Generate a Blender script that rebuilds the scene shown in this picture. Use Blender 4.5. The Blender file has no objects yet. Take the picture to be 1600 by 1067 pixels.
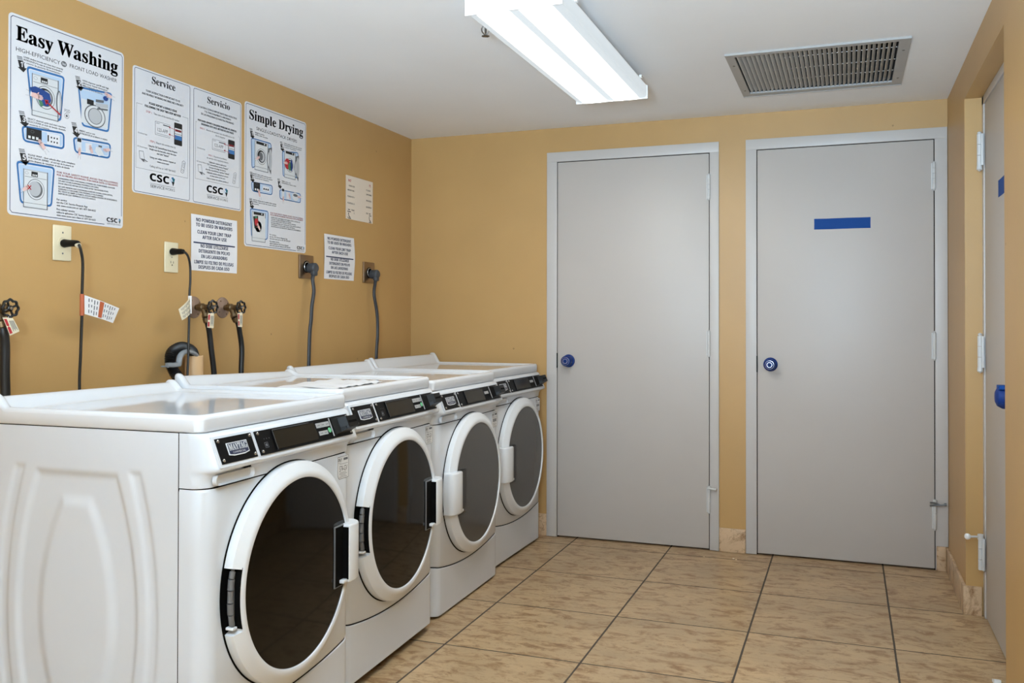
import bpy, math, random
from mathutils import Vector, Matrix
random.seed(7)
SC = bpy.context.scene
COL = SC.collection

# ------------------------------------------------------------------ camera
HC, YB, RW = 2.195, 4.648, 2.778          # ceiling height, back wall, right wall
yaw, pitch, roll = map(math.radians, (20.348, 0.557, 0.097))
cam = bpy.data.cameras.new('camera')
cam.sensor_width = 36.0
cam.lens = 1413.75 / 1600 * 36.0
cam.shift_y = -47.594 / 1600
cam.clip_start = 0.02
cob = bpy.data.objects.new('camera', cam)
COL.objects.link(cob)
_f = Vector((-math.sin(yaw), math.cos(yaw), 0)); _r = Vector((math.cos(yaw), math.sin(yaw), 0)); _u = Vector((0, 0, 1))
f2 = _f * math.cos(pitch) + _u * math.sin(pitch); u2 = _u * math.cos(pitch) - _f * math.sin(pitch)
r2 = _r * math.cos(roll) + u2 * math.sin(roll); u3 = u2 * math.cos(roll) - _r * math.sin(roll)
m = Matrix((r2, u3, -f2)).transposed().to_4x4()
m.translation = Vector((2.340, 0.0, 1.162))
cob.matrix_world = m
SC.camera = cob

# ------------------------------------------------------------------ light and exposure
w = bpy.data.worlds.new('world'); SC.world = w; w.use_nodes = True
w.node_tree.nodes['Background'].inputs[0].default_value = (0.02, 0.02, 0.022, 1)
SC.view_settings.view_transform = 'Standard'
SC.view_settings.look = 'None'
SC.view_settings.gamma = 1.0
SC.view_settings.use_curve_mapping = False
SC.view_settings.exposure = 0.02
LAMP = 25.0            # emission of the fluorescent diffusers
def area(name, loc, rot, sx, sy, power, col):
    l = bpy.data.lights.new(name, 'AREA'); l.shape = 'RECTANGLE'; l.size = sx; l.size_y = sy
    l.energy = power; l.color = col
    o = bpy.data.objects.new(name, l); o.location = loc; o.rotation_euler = rot
    COL.objects.link(o); return o
# added fill light beside the camera, aimed up to lift ceiling and back wall
fl = area('added_fill_light', (2.1, -.5, 1.30), (math.radians(140), 0, math.radians(5)), .5, .5, 165, (0.60, 0.81, 1.0))
fl.data.spread = math.radians(130)

# ------------------------------------------------------------------ helpers
def lin(c):
    return tuple((x/255/12.92 if x/255 <= .04045 else ((x/255+.055)/1.055)**2.4) for x in c)
MATS = {}
def mat(name, rgb, rough=.5, metal=0., spec=.5, emit=None, coat=0., bump=None):
    if name in MATS: return MATS[name]
    M = bpy.data.materials.new(name); M.use_nodes = True; MATS[name] = M
    b = M.node_tree.nodes['Principled BSDF']
    b.inputs['Base Color'].default_value = (*lin(rgb), 1)
    b.inputs['Roughness'].default_value = rough
    b.inputs['Metallic'].default_value = metal
    b.inputs['Specular IOR Level'].default_value = spec
    b.inputs['Coat Weight'].default_value = coat
    if emit:
        b.inputs['Emission Color'].default_value = (*lin(emit[0]), 1)
        b.inputs['Emission Strength'].default_value = emit[1]
    if bump:
        sc, st = bump
        nt = M.node_tree
        tc = nt.nodes.new('ShaderNodeTexCoord'); n = nt.nodes.new('ShaderNodeTexNoise')
        n.inputs['Scale'].default_value = sc; n.inputs['Detail'].default_value = 4
        bp = nt.nodes.new('ShaderNodeBump'); bp.inputs['Strength'].default_value = st; bp.inputs['Distance'].default_value = .002
        nt.links.new(tc.outputs['Object'], n.inputs['Vector']); nt.links.new(n.outputs['Fac'], bp.inputs['Height'])
        nt.links.new(bp.outputs['Normal'], b.inputs['Normal'])
    return M
def painted(name, rgb, rough, var=.04, sc=3.0, bs=60, bst=.15, specks=False):
    """painted plaster: base colour with faint mottling, a fine roller texture, optional scuff specks"""
    M = mat(name, rgb, rough, bump=(bs, bst)); nt = M.node_tree; b = nt.nodes['Principled BSDF']
    tc = nt.nodes.new('ShaderNodeTexCoord'); n = nt.nodes.new('ShaderNodeTexNoise'); n.inputs['Scale'].default_value = sc
    n.inputs['Detail'].default_value = 5
    nt.links.new(tc.outputs['Object'], n.inputs['Vector'])
    mr = nt.nodes.new('ShaderNodeMapRange'); mr.inputs['From Min'].default_value = .3; mr.inputs['From Max'].default_value = .7
    mr.inputs['To Min'].default_value = 1-var; mr.inputs['To Max'].default_value = 1+var
    nt.links.new(n.outputs['Fac'], mr.inputs['Value'])
    mx = nt.nodes.new('ShaderNodeVectorMath'); mx.operation = 'SCALE'
    mx.inputs[0].default_value = lin(rgb); nt.links.new(mr.outputs[0], mx.inputs['Scale'])
    out = mx.outputs[0]
    if specks:
        v = nt.nodes.new('ShaderNodeTexVoronoi'); v.inputs['Scale'].default_value = 4.2
        nt.links.new(tc.outputs['Object'], v.inputs['Vector'])
        lt = nt.nodes.new('ShaderNodeMath'); lt.operation = 'LESS_THAN'; lt.inputs[1].default_value = .022
        nt.links.new(v.outputs['Distance'], lt.inputs[0])
        mi = nt.nodes.new('ShaderNodeMix'); mi.data_type = 'RGBA'
        sc_ = nt.nodes.new('ShaderNodeMath'); sc_.operation = 'MULTIPLY'; sc_.inputs[1].default_value = .45
        nt.links.new(lt.outputs[0], sc_.inputs[0]); nt.links.new(sc_.outputs[0], mi.inputs['Factor'])
        nt.links.new(out, mi.inputs[6]); mi.inputs[7].default_value = (*lin((90, 66, 36)), 1)
        out = mi.outputs[2]
    nt.links.new(out, b.inputs['Base Color'])
    return M
M_wall = painted('tan_wall_paint', (189, 151, 96), .42, specks=True)
M_ceil = painted('ceiling_paint', (240, 241, 243), .7, .02, 2, 25, .3)
M_door = painted('grey_door_paint', (187, 180, 174), .42, .02, 2.5, 30, .1)
M_frame = painted('grey_frame_paint', (193, 188, 184), .4, .02, 4, 30, .1)
M_white = mat('white_enamel', (207, 211, 217), .22, spec=.5)
M_lid = mat('white_lid_enamel', (216, 219, 224), .06, spec=.55)
M_ring = mat('white_door_plastic', (220, 223, 227), .25)
M_dark = mat('dark_recess', (7, 7, 7), .8, spec=.1)  # near-black; also stands in for shade in gaps and seams
M_black = mat('black_panel', (9, 9, 10), .45, spec=.12)
M_blackp = mat('black_plastic', (10, 10, 11), .4, spec=.18)
M_disp = mat('display_window', (34, 27, 14), .2, spec=.18)
M_glassW = mat('smoked_door_glass', (8, 7, 5), .06, spec=.24)
M_glassD = mat('grey_door_glass', (76, 75, 73), .14, spec=.3)
M_chrome = mat('steel_screw', (190, 190, 190), .25, 1.)
M_hinge = mat('hinge_grey', (112, 114, 117), .4, .3)
M_pocket = mat('grip_pocket_grey', (52, 52, 52), .5)
M_badge = mat('badge_white', (214, 216, 220), .35)
M_navy = mat('badge_navy', (24, 34, 66), .35)
M_btn = mat('button_grey', (164, 164, 165), .4)
M_green = mat('button_green', (110, 190, 140), .4)
M_ink = mat('black_ink', (22, 22, 24), .6)
M_inkb = mat('navy_ink', (38, 50, 84), .6)
M_inkg = mat('grey_ink', (95, 97, 102), .6)
M_red = mat('red_ink', (176, 34, 44), .6)
M_blue = mat('poster_blue', (52, 112, 172), .6)
M_lblue = mat('poster_pale_blue', (176, 198, 222), .6)
M_dblue = mat('garment_blue', (22, 62, 130), .6)
M_sil = mat('poster_silver', (178, 180, 184), .6)
M_silL = mat('poster_light_silver', (208, 210, 212), .6)
M_silD = mat('poster_dark_silver', (98, 100, 104), .6)
M_skin = mat('poster_skin', (222, 184, 178), .6)
M_gr = mat('garment_green', (70, 120, 90), .6)
M_pwhite = mat('poster_sheet', (214, 214, 218), .35)
M_paper = mat('notice_paper', (226, 225, 228), .55)
M_paperw = mat('warm_notice_paper', (226, 214, 200), .55)
M_sticker = mat('sticker_paper', (220, 221, 222), .5)
M_plate = mat('almond_plate', (222, 210, 178), .35)
M_steel = mat('brushed_steel_plate', (150, 130, 108), .32, 1.)  # tan of the reflected walls is put into the steel colour
M_grayplug = mat('grey_rubber', (62, 65, 70), .5)
M_cable = mat('black_cable', (17, 17, 18), .4)
M_cabg = mat('grey_cable', (48, 50, 54), .4)
M_tag = mat('tag_paper', (226, 224, 224), .5)
M_tagc = mat('tag_cream', (222, 212, 186), .5)
M_orange = mat('tag_orange', (176, 88, 52), .5)
M_brass = mat('tarnished_brass', (112, 92, 66), .4, .8, bump=(80, .4))
M_flange = mat('worn_flange', (150, 126, 110), .5, .35, bump=(70, .4))
M_wheel = mat('black_handwheel', (14, 14, 15), .3)
M_hose = mat('black_hose', (22, 22, 23), .42)
M_guide = mat('grey_guide', (134, 138, 142), .45)
M_pipe = mat('tan_pipe', (216, 178, 134), .5)
M_tape = mat('blue_tape', (4, 66, 140), .6, spec=.2, bump=(60, .3))
M_taped = mat('blue_tape_dark', (6, 48, 118), .5, spec=.3, bump=(90, .5))
M_lampw = mat('lamp_white_metal', (238, 240, 242), .4)
M_vent = mat('vent_grey_paint', (166, 164, 161), .45)
M_blade = mat('vent_blade_paint', (196, 194, 190), .45)
M_duct = mat('duct_dark', (30, 29, 28), .8)
M_hinp = mat('painted_hinge', (205, 205, 204), .4)
M_sprk = mat('sprinkler_metal', (120, 118, 114), .3, .9)
M_leaf = mat('leaflet_paper', (222, 223, 226), .5)
def tiled(name, base, cell=None):
    """travertine-look ceramic; with `cell` a floor with grout lines on a 0.503 m grid"""
    M = mat(name, base, .32); nt = M.node_tree; b = nt.nodes['Principled BSDF']; N = nt.nodes.new; Lk = nt.links.new
    tc = N('ShaderNodeTexCoord')
    def math_(op, a, bb=None, cc=None):
        n = N('ShaderNodeMath'); n.operation = op
        for k, v in enumerate((a, bb, cc)):
            if v is None: continue
            if isinstance(v, (int, float)): n.inputs[k].default_value = v
            else: Lk(v, n.inputs[k])
        return n.outputs[0]
    vec = tc.outputs['Object']
    if cell:
        sp = N('ShaderNodeSeparateXYZ'); Lk(vec, sp.inputs[0])
        gx = math_('DIVIDE', math_('SUBTRACT', sp.outputs[0], .9854), .5030)
        gy = math_('DIVIDE', math_('SUBTRACT', sp.outputs[1], 4.5050), .5131)
        fx = math_('FRACT', gx); fy = math_('FRACT', gy); ix = math_('FLOOR', gx); iy = math_('FLOOR', gy)
        off = N('ShaderNodeCombineXYZ'); Lk(math_('MULTIPLY', ix, 3.7), off.inputs[0]); Lk(math_('MULTIPLY', iy, 5.3), off.inputs[1])
        Lk(math_('ADD', math_('MULTIPLY', ix, 1.9), iy), off.inputs[2])
        ad = N('ShaderNodeVectorMath'); ad.operation = 'ADD'; Lk(vec, ad.inputs[0]); Lk(off.outputs[0], ad.inputs[1]); vec = ad.outputs[0]
    def noise(sx, sy, sz, scale, det, rough_=.6, dist=0):
        mp = N('ShaderNodeMapping'); mp.inputs['Scale'].default_value = (sx, sy, sz); Lk(vec, mp.inputs[0])
        n = N('ShaderNodeTexNoise'); n.inputs['Scale'].default_value = scale; n.inputs['Detail'].default_value = det
        n.inputs['Roughness'].default_value = rough_; n.inputs['Distortion'].default_value = dist
        Lk(mp.outputs[0], n.inputs['Vector']); return n.outputs['Fac']
    def ramp(v, stops):
        r = N('ShaderNodeValToRGB'); Lk(v, r.inputs[0]); e = r.color_ramp.elements
        e[0].position = stops[0][0]; e[0].color = (*lin(stops[0][1]), 1); e[1].position = 1.0; e[1].color = (*lin(stops[-1][1]), 1)
        for p, c in stops[1:]: q = e.new(p); q.color = (*lin(c), 1)
        return r.outputs[0]
    def mix(f, a, bb):
        n = N('ShaderNodeMix'); n.data_type = 'RGBA'
        for s, v in ((0, f), (6, a), (7, bb)):
            if isinstance(v, (int, float)): n.inputs[s].default_value = v
            elif isinstance(v, tuple): n.inputs[s].default_value = (*lin(v), 1)
            else: Lk(v, n.inputs[s])
        return n.outputs[2]
    c = ramp(noise(1, 1.6, 1, 3.2, 6), [(.3, tuple(x*.9 for x in base)), (.55, base), (.72, tuple(min(255, x*1.06) for x in base))])
    n1 = noise(1, 2.1, 1, 11, 8, .72, .6)
    f1 = N('ShaderNodeMapRange'); Lk(n1, f1.inputs[0]); f1.inputs[1].default_value = .49; f1.inputs[2].default_value = .62; f1.inputs[4].default_value = .9
    c = mix(f1.outputs[0], c, (136, 99, 62))
    n2 = noise(1, 1.7, 1, 38, 6, .7, .8)
    f2_ = N('ShaderNodeMapRange'); Lk(n2, f2_.inputs[0]); f2_.inputs[1].default_value = .57; f2_.inputs[2].default_value = .66
    f2_.inputs[4].default_value = .7
    c = mix(math_('MULTIPLY', f2_.outputs[0], math_('MULTIPLY', n1, 1.6)), c, (112, 80, 48))
    h = None
    if cell:
        dx = math_('MULTIPLY', math_('MINIMUM', fx, math_('SUBTRACT', 1, fx)), .503)
        dy = math_('MULTIPLY', math_('MINIMUM', fy, math_('SUBTRACT', 1, fy)), .5131)
        wob = math_('MULTIPLY', math_('SUBTRACT', noise(1, 1, 1, 9, 3), .5), .003)
        gxm = math_('LESS_THAN', math_('ADD', dx, wob), .0036); gym = math_('LESS_THAN', math_('ADD', dy, wob), .0034)
        g = math_('MAXIMUM', gxm, gym)
        c = mix(g, c, (74, 65, 56))
        h = math_('SUBTRACT', 1, g)
        bp = N('ShaderNodeBump'); bp.inputs['Strength'].default_value = .6; bp.inputs['Distance'].default_value = .002; Lk(h, bp.inputs['Height'])
        Lk(bp.outputs[0], b.inputs['Normal'])
        Lk(math_('ADD', math_('MULTIPLY', g, .4), math_('ADD', .22, math_('MULTIPLY', n1, .25))), b.inputs['Roughness'])
    Lk(c, b.inputs['Base Color'])
    return M
M_floor = tiled('travertine_floor_tile', (186, 157, 119), True)
M_base = tiled('travertine_base_tile', (208, 178, 144))

class MB:
    """collects geometry for ONE mesh object"""
    def __init__(s): s.v = []; s.f = []; s.m = []; s.mats = []; s.sm = []
    def mi(s, M):
        if M not in s.mats: s.mats.append(M)
        return s.mats.index(M)
    def add(s, vs, fs, M, smooth=False):
        o = len(s.v); s.v += [tuple(p) for p in vs]; k = s.mi(M)
        for f in fs: s.f.append(tuple(i+o for i in f)); s.m.append(k); s.sm.append(smooth)
        return s
    def box(s, a, b, M, bev=0):
        x0, y0, z0 = (min(a[i], b[i]) for i in range(3)); x1, y1, z1 = (max(a[i], b[i]) for i in range(3))
        if bev <= 0:
            vs = [(x, y, z) for x in (x0, x1) for y in (y0, y1) for z in (z0, z1)]
            return s.add(vs, [(0, 1, 3, 2), (4, 6, 7, 5), (0, 4, 5, 1), (2, 3, 7, 6), (0, 2, 6, 4), (1, 5, 7, 3)], M)
        import bmesh
        bm = bmesh.new(); bmesh.ops.create_cube(bm, size=1)
        for v in bm.verts: v.co = ((x0+x1)/2+v.co.x*(x1-x0), (y0+y1)/2+v.co.y*(y1-y0), (z0+z1)/2+v.co.z*(z1-z0))
        bmesh.ops.bevel(bm, geom=bm.edges[:], offset=bev, segments=3, profile=.5, affect='EDGES')
        bm.verts.index_update()
        s.add([v.co[:] for v in bm.verts], [[v.index for v in f.verts] for f in bm.faces], M, True); bm.free(); return s
    def prism(s, pts, O, U, V, N, d, M, smooth=False):
        """2-D outline pts in the frame O,U,V extruded along N by d"""
        O, U, V, N = map(Vector, (O, U, V, N)); n = len(pts)
        A = [O+U*p[0]+V*p[1] for p in pts]; B = [a+N*d for a in A]
        s.add(A+B, [(i, (i+1) % n, n+(i+1) % n, n+i) for i in range(n)], M, smooth)
        s.add(A, [tuple(reversed(range(n)))], M); s.add(B, [tuple(range(n))], M); return s
    def lathe(s, prof, O, A, M, n=32, ref=None, rfun=None, a0=0, a1=2*math.pi):
        """prof: list (along axis, radius)"""
        O, A = Vector(O), Vector(A).normalized()
        R = Vector(ref) if ref else (Vector((0, 0, 1)) if abs(A.z) < .9 else Vector((1, 0, 0)))
        U = (R-A*R.dot(A)).normalized(); W_ = A.cross(U)
        full = abs(a1-a0-2*math.pi) < 1e-6; cols = n if full else n+1
        vs = []
        for i in range(cols):
            t = a0+(a1-a0)*i/n
            d = U*math.cos(t)+W_*math.sin(t)
            vs += [O+A*x+d*r for x, r in prof]
        k = len(prof); fs = []
        for i in range(n):
            j = (i+1) % cols
            for q in range(k-1): fs.append((i*k+q, i*k+q+1, j*k+q+1, j*k+q))
        s.add(vs, fs, M, True)
        if full:
            for q in (0, k-1):
                if prof[q][1] > 1e-6: s.add([vs[i*k+q] for i in range(n)], [tuple(range(n))], M)
        return s
    def cyl(s, a, b, r, M, n=20, r1=None):
        a, b = Vector(a), Vector(b); L = (b-a).length
        return s.lathe([(0, r), (L, r if r1 is None else r1)], a, b-a, M, n)
    def tube(s, pts, r, M, n=12, sub=8, rf=None, flat=1.0):
        P_ = smoothpath(pts, sub); T = []
        for i in range(len(P_)): T.append((P_[min(i+1, len(P_)-1)]-P_[max(i-1, 0)]).normalized())
        U = T[0].orthogonal().normalized(); vs = []
        for i, p in enumerate(P_):
            U = (U-T[i]*U.dot(T[i])).normalized(); W_ = T[i].cross(U)
            rr = r if rf is None else rf(i)
            vs += [p+U*math.cos(2*math.pi*k/n)*rr+W_*math.sin(2*math.pi*k/n)*rr*flat for k in range(n)]
        fs = [(i*n+k, i*n+(k+1) % n, (i+1)*n+(k+1) % n, (i+1)*n+k) for i in range(len(P_)-1) for k in range(n)]
        s.add(vs, fs, M, True)
        s.add(vs[:n], [tuple(range(n))], M); s.add(vs[-n:], [tuple(range(n))], M); return s
    def grid(s, fn, nu, nv, M, smooth=True):
        vs = [fn(i/nu, j/nv) for i in range(nu+1) for j in range(nv+1)]
        fs = [(i*(nv+1)+j, (i+1)*(nv+1)+j, (i+1)*(nv+1)+j+1, i*(nv+1)+j+1) for i in range(nu) for j in range(nv)]
        return s.add(vs, fs, M, smooth)
    def build(s, name, parent=None, ang=35):
        me = bpy.data.meshes.new(name); me.from_pydata(s.v, [], s.f)
        for M in s.mats: me.materials.append(M)
        me.polygons.foreach_set('material_index', s.m); me.polygons.foreach_set('use_smooth', s.sm)
        me.validate(); me.update()
        try: me.set_sharp_from_angle(angle=math.radians(ang))
        except Exception: pass
        o = bpy.data.objects.new(name, me); COL.objects.link(o)
        if parent: o.parent = parent
        return o
def smoothpath(pts, sub):
    P_ = [Vector(p) for p in pts]
    if sub <= 1 or len(P_) < 3: return P_
    out = []
    for i in range(len(P_)-1):
        p0 = P_[max(i-1, 0)]; p1 = P_[i]; p2 = P_[i+1]; p3 = P_[min(i+2, len(P_)-1)]
        for k in range(sub):
            t = k/sub
            out.append(.5*((2*p1)+(p2-p0)*t+(2*p0-5*p1+4*p2-p3)*t*t+(3*p1-p0-3*p2+p3)*t**3))
    out.append(P_[-1]); return out
def empty(name, loc=(0, 0, 0), rz=0, label=None, cat=None, group=None):
    o = bpy.data.objects.new(name, None); o.location = loc; o.rotation_euler = (0, 0, rz); o.empty_display_size = .1
    COL.objects.link(o)
    if label: o['label'] = label
    if cat: o['category'] = cat
    if group: o['group'] = group
    return o
def tag(o, label, cat, group=None):
    o['label'] = label; o['category'] = cat
    if group: o['group'] = group
    return o
def struct(o): o['kind'] = 'structure'; return o

# -------- text ------------------------------------------------------
_tc = {}
def glyphs(s, style='sans'):
    if style == 'serif': s2 = ''.join(chr(0x1D400+ord(c)-65) if 'A' <= c <= 'Z' else chr(0x1D41A+ord(c)-97) if 'a' <= c <= 'z' else c for c in s)
    elif style == 'bold': s2 = ''.join(chr(0x1D5D4+ord(c)-65) if 'A' <= c <= 'Z' else chr(0x1D5EE+ord(c)-97) if 'a' <= c <= 'z' else chr(0x1D7EC+ord(c)-48) if '0' <= c <= '9' else c for c in s)
    else: s2 = s
    if (s2, style) in _tc: return _tc[(s2, style)]
    c = bpy.data.curves.new('t', 'FONT'); c.body = s2; c.resolution_u = 4 if style == 'serif' else 2
    o = bpy.data.objects.new('t', c); me = bpy.data.meshes.new_from_object(o)
    vs = [(v.co.x, v.co.y) for v in me.vertices]; fs = [tuple(p.vertices) for p in me.polygons]
    bpy.data.objects.remove(o); bpy.data.curves.remove(c); bpy.data.meshes.remove(me)
    _tc[(s2, style)] = (vs, fs); return vs, fs

class Sheet:
    """draws flat print in the plane O + u*U + v*V, each layer a hair in front of the last"""
    def __init__(s, O, U, V, N, step=.0003):
        s.O, s.U, s.V, s.N = Vector(O), Vector(U).normalized(), Vector(V).normalized(), Vector(N).normalized(); s.step = step
    def P(s, u, v, k): return s.O+s.U*u+s.V*v+s.N*(s.step*k)
    def poly(s, mb, pts, k, M): mb.add([s.P(u, v, k) for u, v in pts], [tuple(range(len(pts)))], M)
    def rect(s, mb, u0, v0, u1, v1, k, M): s.poly(mb, [(u0, v0), (u1, v0), (u1, v1), (u0, v1)], k, M)
    def rrect_pts(s, u0, v0, u1, v1, r, n=5):
        out = []
        for cx, cy, a in ((u1-r, v0+r, -90), (u1-r, v1-r, 0), (u0+r, v1-r, 90), (u0+r, v0+r, 180)):
            out += [(cx+r*math.cos(math.radians(a+90*i/n)), cy+r*math.sin(math.radians(a+90*i/n))) for i in range(n+1)]
        return out
    def rrect(s, mb, u0, v0, u1, v1, r, k, M): s.poly(mb, s.rrect_pts(u0, v0, u1, v1, r), k, M)
    def line(s, mb, pts, w_, k, M, closed=False):
        P_ = [Vector(p) for p in pts]; P_ = [p for i_, p in enumerate(P_) if i_ == 0 or (p-P_[i_-1]).length > 1e-6]
        if closed and len(P_) > 2 and (P_[0]-P_[-1]).length < 1e-6: P_.pop()
        n = len(P_)
        if n < 2: return
        vs = []
        for i in range(n):
            a = (P_[i]-P_[i-1]).normalized() if (i > 0 or closed) else None
            c = (P_[(i+1) % n]-P_[i]).normalized() if (i < n-1 or closed) else None
            a = a or c; c = c or a; t = a+c
            t = t.normalized() if t.length > 1e-4 else a
            q = Vector((-t.y, t.x)); h = w_/2/max(.5, abs(q.dot(Vector((-a.y, a.x)))))
            vs += [s.P(*(P_[i]-q*h), k), s.P(*(P_[i]+q*h), k)]
        mb.add(vs, [(2*i, 2*((i+1) % n), 2*((i+1) % n)+1, 2*i+1) for i in range(n if closed else n-1)], M)
    def frame(s, mb, u0, v0, u1, v1, r, w_, k, M): s.line(mb, s.rrect_pts(u0, v0, u1, v1, r, 3), w_, k, M, True)
    def ell(s, mb, cu, cv, ru, rv, k, M, n=28): s.poly(mb, [(cu+ru*math.cos(2*math.pi*i/n), cv+rv*math.sin(2*math.pi*i/n)) for i in range(n)], k, M)
    def oring(s, mb, cu, cv, ru, rv, w_, k, M, n=28): s.line(mb, [(cu+ru*math.cos(2*math.pi*i/n), cv+rv*math.sin(2*math.pi*i/n)) for i in range(n)], w_, k, M, True)
    def text(s, mb, txt, u, v, h, k, M, width=None, align='L', style='sans', slant=0):
        """baseline at v, cap height h; width stretches the line"""
        vs, fs = glyphs(txt, style)
        if not vs: return
        x0 = min(p[0] for p in vs); x1 = max(p[0] for p in vs); cap = .70
        sy = h/cap; sx = sy if width is None else width/(x1-x0); W_ = (x1-x0)*sx
        ox = u-(0 if align == 'L' else W_/2 if align == 'C' else W_)
        mb.add([s.P(ox+(p[0]-x0)*sx+slant*p[1]*sy, v+p[1]*sy, k) for p in vs], fs, M)

# ------------------------------------------------------------------ room shell
YN = -2.0
def slab(name, a, b, M): return struct(MB().box(a, b, M).build(name))
slab('floor', (-.15, YN, -.1), (RW+.3, YB+.3, 0), M_floor)
b = MB(); VX0, VX1, VY0, VY1 = 1.893+.034, 1.893+.628, 3.572+.038, 3.572+.645
b.box((-.15, YN, HC), (VX0, YB+.3, HC+.2), M_ceil); b.box((VX1, YN, HC), (RW+.3, YB+.3, HC+.2), M_ceil)
b.box((VX0, YN, HC), (VX1, VY0, HC+.2), M_ceil); b.box((VX0, VY1, HC), (VX1, YB+.3, HC+.2), M_ceil)
b.box((VX0-.02, VY0-.02, HC+.2), (VX1+.02, VY1+.02, HC+.21), M_ceil)
struct(b.build('ceiling'))
slab('wall_left', (-.15, YN, 0), (0, YB+.15, HC), M_wall)
OPY0, OPY1, OPZ = 3.03, 4.0, 2.045
b = MB()
b.box((RW, YN, 0), (RW+.2, OPY0, HC), M_wall); b.box((RW, OPY0, OPZ), (RW+.2, OPY1, HC), M_wall); b.box((RW, OPY1, 0), (RW+.2, YB+.15, HC), M_wall)
struct(b.build('wall_right'))
D1 = (.820, .877, 1.686, 1.732); D2 = (1.864, 1.9165, 2.722, 2.776)
b = MB()
for x0, x1 in ((0, D1[0]+.02), (D1[3]-.02, D2[0]+.02), (D2[3]-.02, RW)): b.box((x0, YB, 0), (x1, YB+.15, HC), M_wall)
b.box((D1[0]+.02, YB, 2.05), (D1[3]-.02, YB+.15, HC), M_wall); b.box((D2[0]+.02, YB, 2.05), (D2[3]-.02, YB+.15, HC), M_wall)
struct(b.build('wall_back'))
struct(MB().box((-.15, YN-.1, 0), (RW+.3, YN, HC), M_ceil).build('wall_front'))
# tile skirting
def base(name, pieces): 
    b = MB()
    for a, c in pieces: b.box(a, c, M_base, .0015)
    return struct(b.build(name))
base('baseboard_back', [((.30, YB-.011, 0), (D1[0]-.001, YB, .118)), ((D1[3]+.001, YB-.011, 0), (D2[0]-.002, YB, .118)), ((D2[2]+.004, YB-.013, 0), (RW-.012, YB-.0005, .113))])
base('baseboard_right', [((RW-.011, OPY1-.011, 0), (RW, 4.33, .113)), ((RW-.011, 4.333, 0), (RW, YB-.014, .113)), ((RW-.011, OPY1-.0118, 0), (RW+.056, OPY1-.0005, .113))])
base('baseboard_left', [((0, k*.51-.9, 0), (.011, k*.51-.9+.507, .113)) for k in range(10)])

# ------------------------------------------------------------------ doors
def knob(parent, O, N, blue_r=.031, face=.017):
    """knob with painter's tape wound round it; N points into the room"""
    O = Vector(O); N = Vector(N)
    k = MB().lathe([(0, .031), (.004, .031), (.008, .026), (.012, .014), (.03, .013), (.036, .02), (.046, .0255), (.056, .0255), (.064, .021), (.066, .0)], O, N, M_chrome, 32).build('door_knob', parent)
    MB().lathe([(.003, .0345), (.010, .0335), (.013, .0275), (.03, .026), (.045, .0290), (.056, .0275), (.0625, .0230), (.0660, .0165), (.0668, .0150)], O, N, M_taped, 28).build('tape_wrap', k)
    b = MB(); b.lathe([(.0655, .0145), (.069, .013), (.069, .011), (.0665, .010), (.0665, 0)], O, N, M_chrome, 24)
    s = Sheet(O+N*.0672, (N.y, -N.x, 0), (0, 0, 1), N); s.rect(b, -.0015, -.006, .0015, .006, 1, M_dark)
    b.build('keyhole', k)
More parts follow.
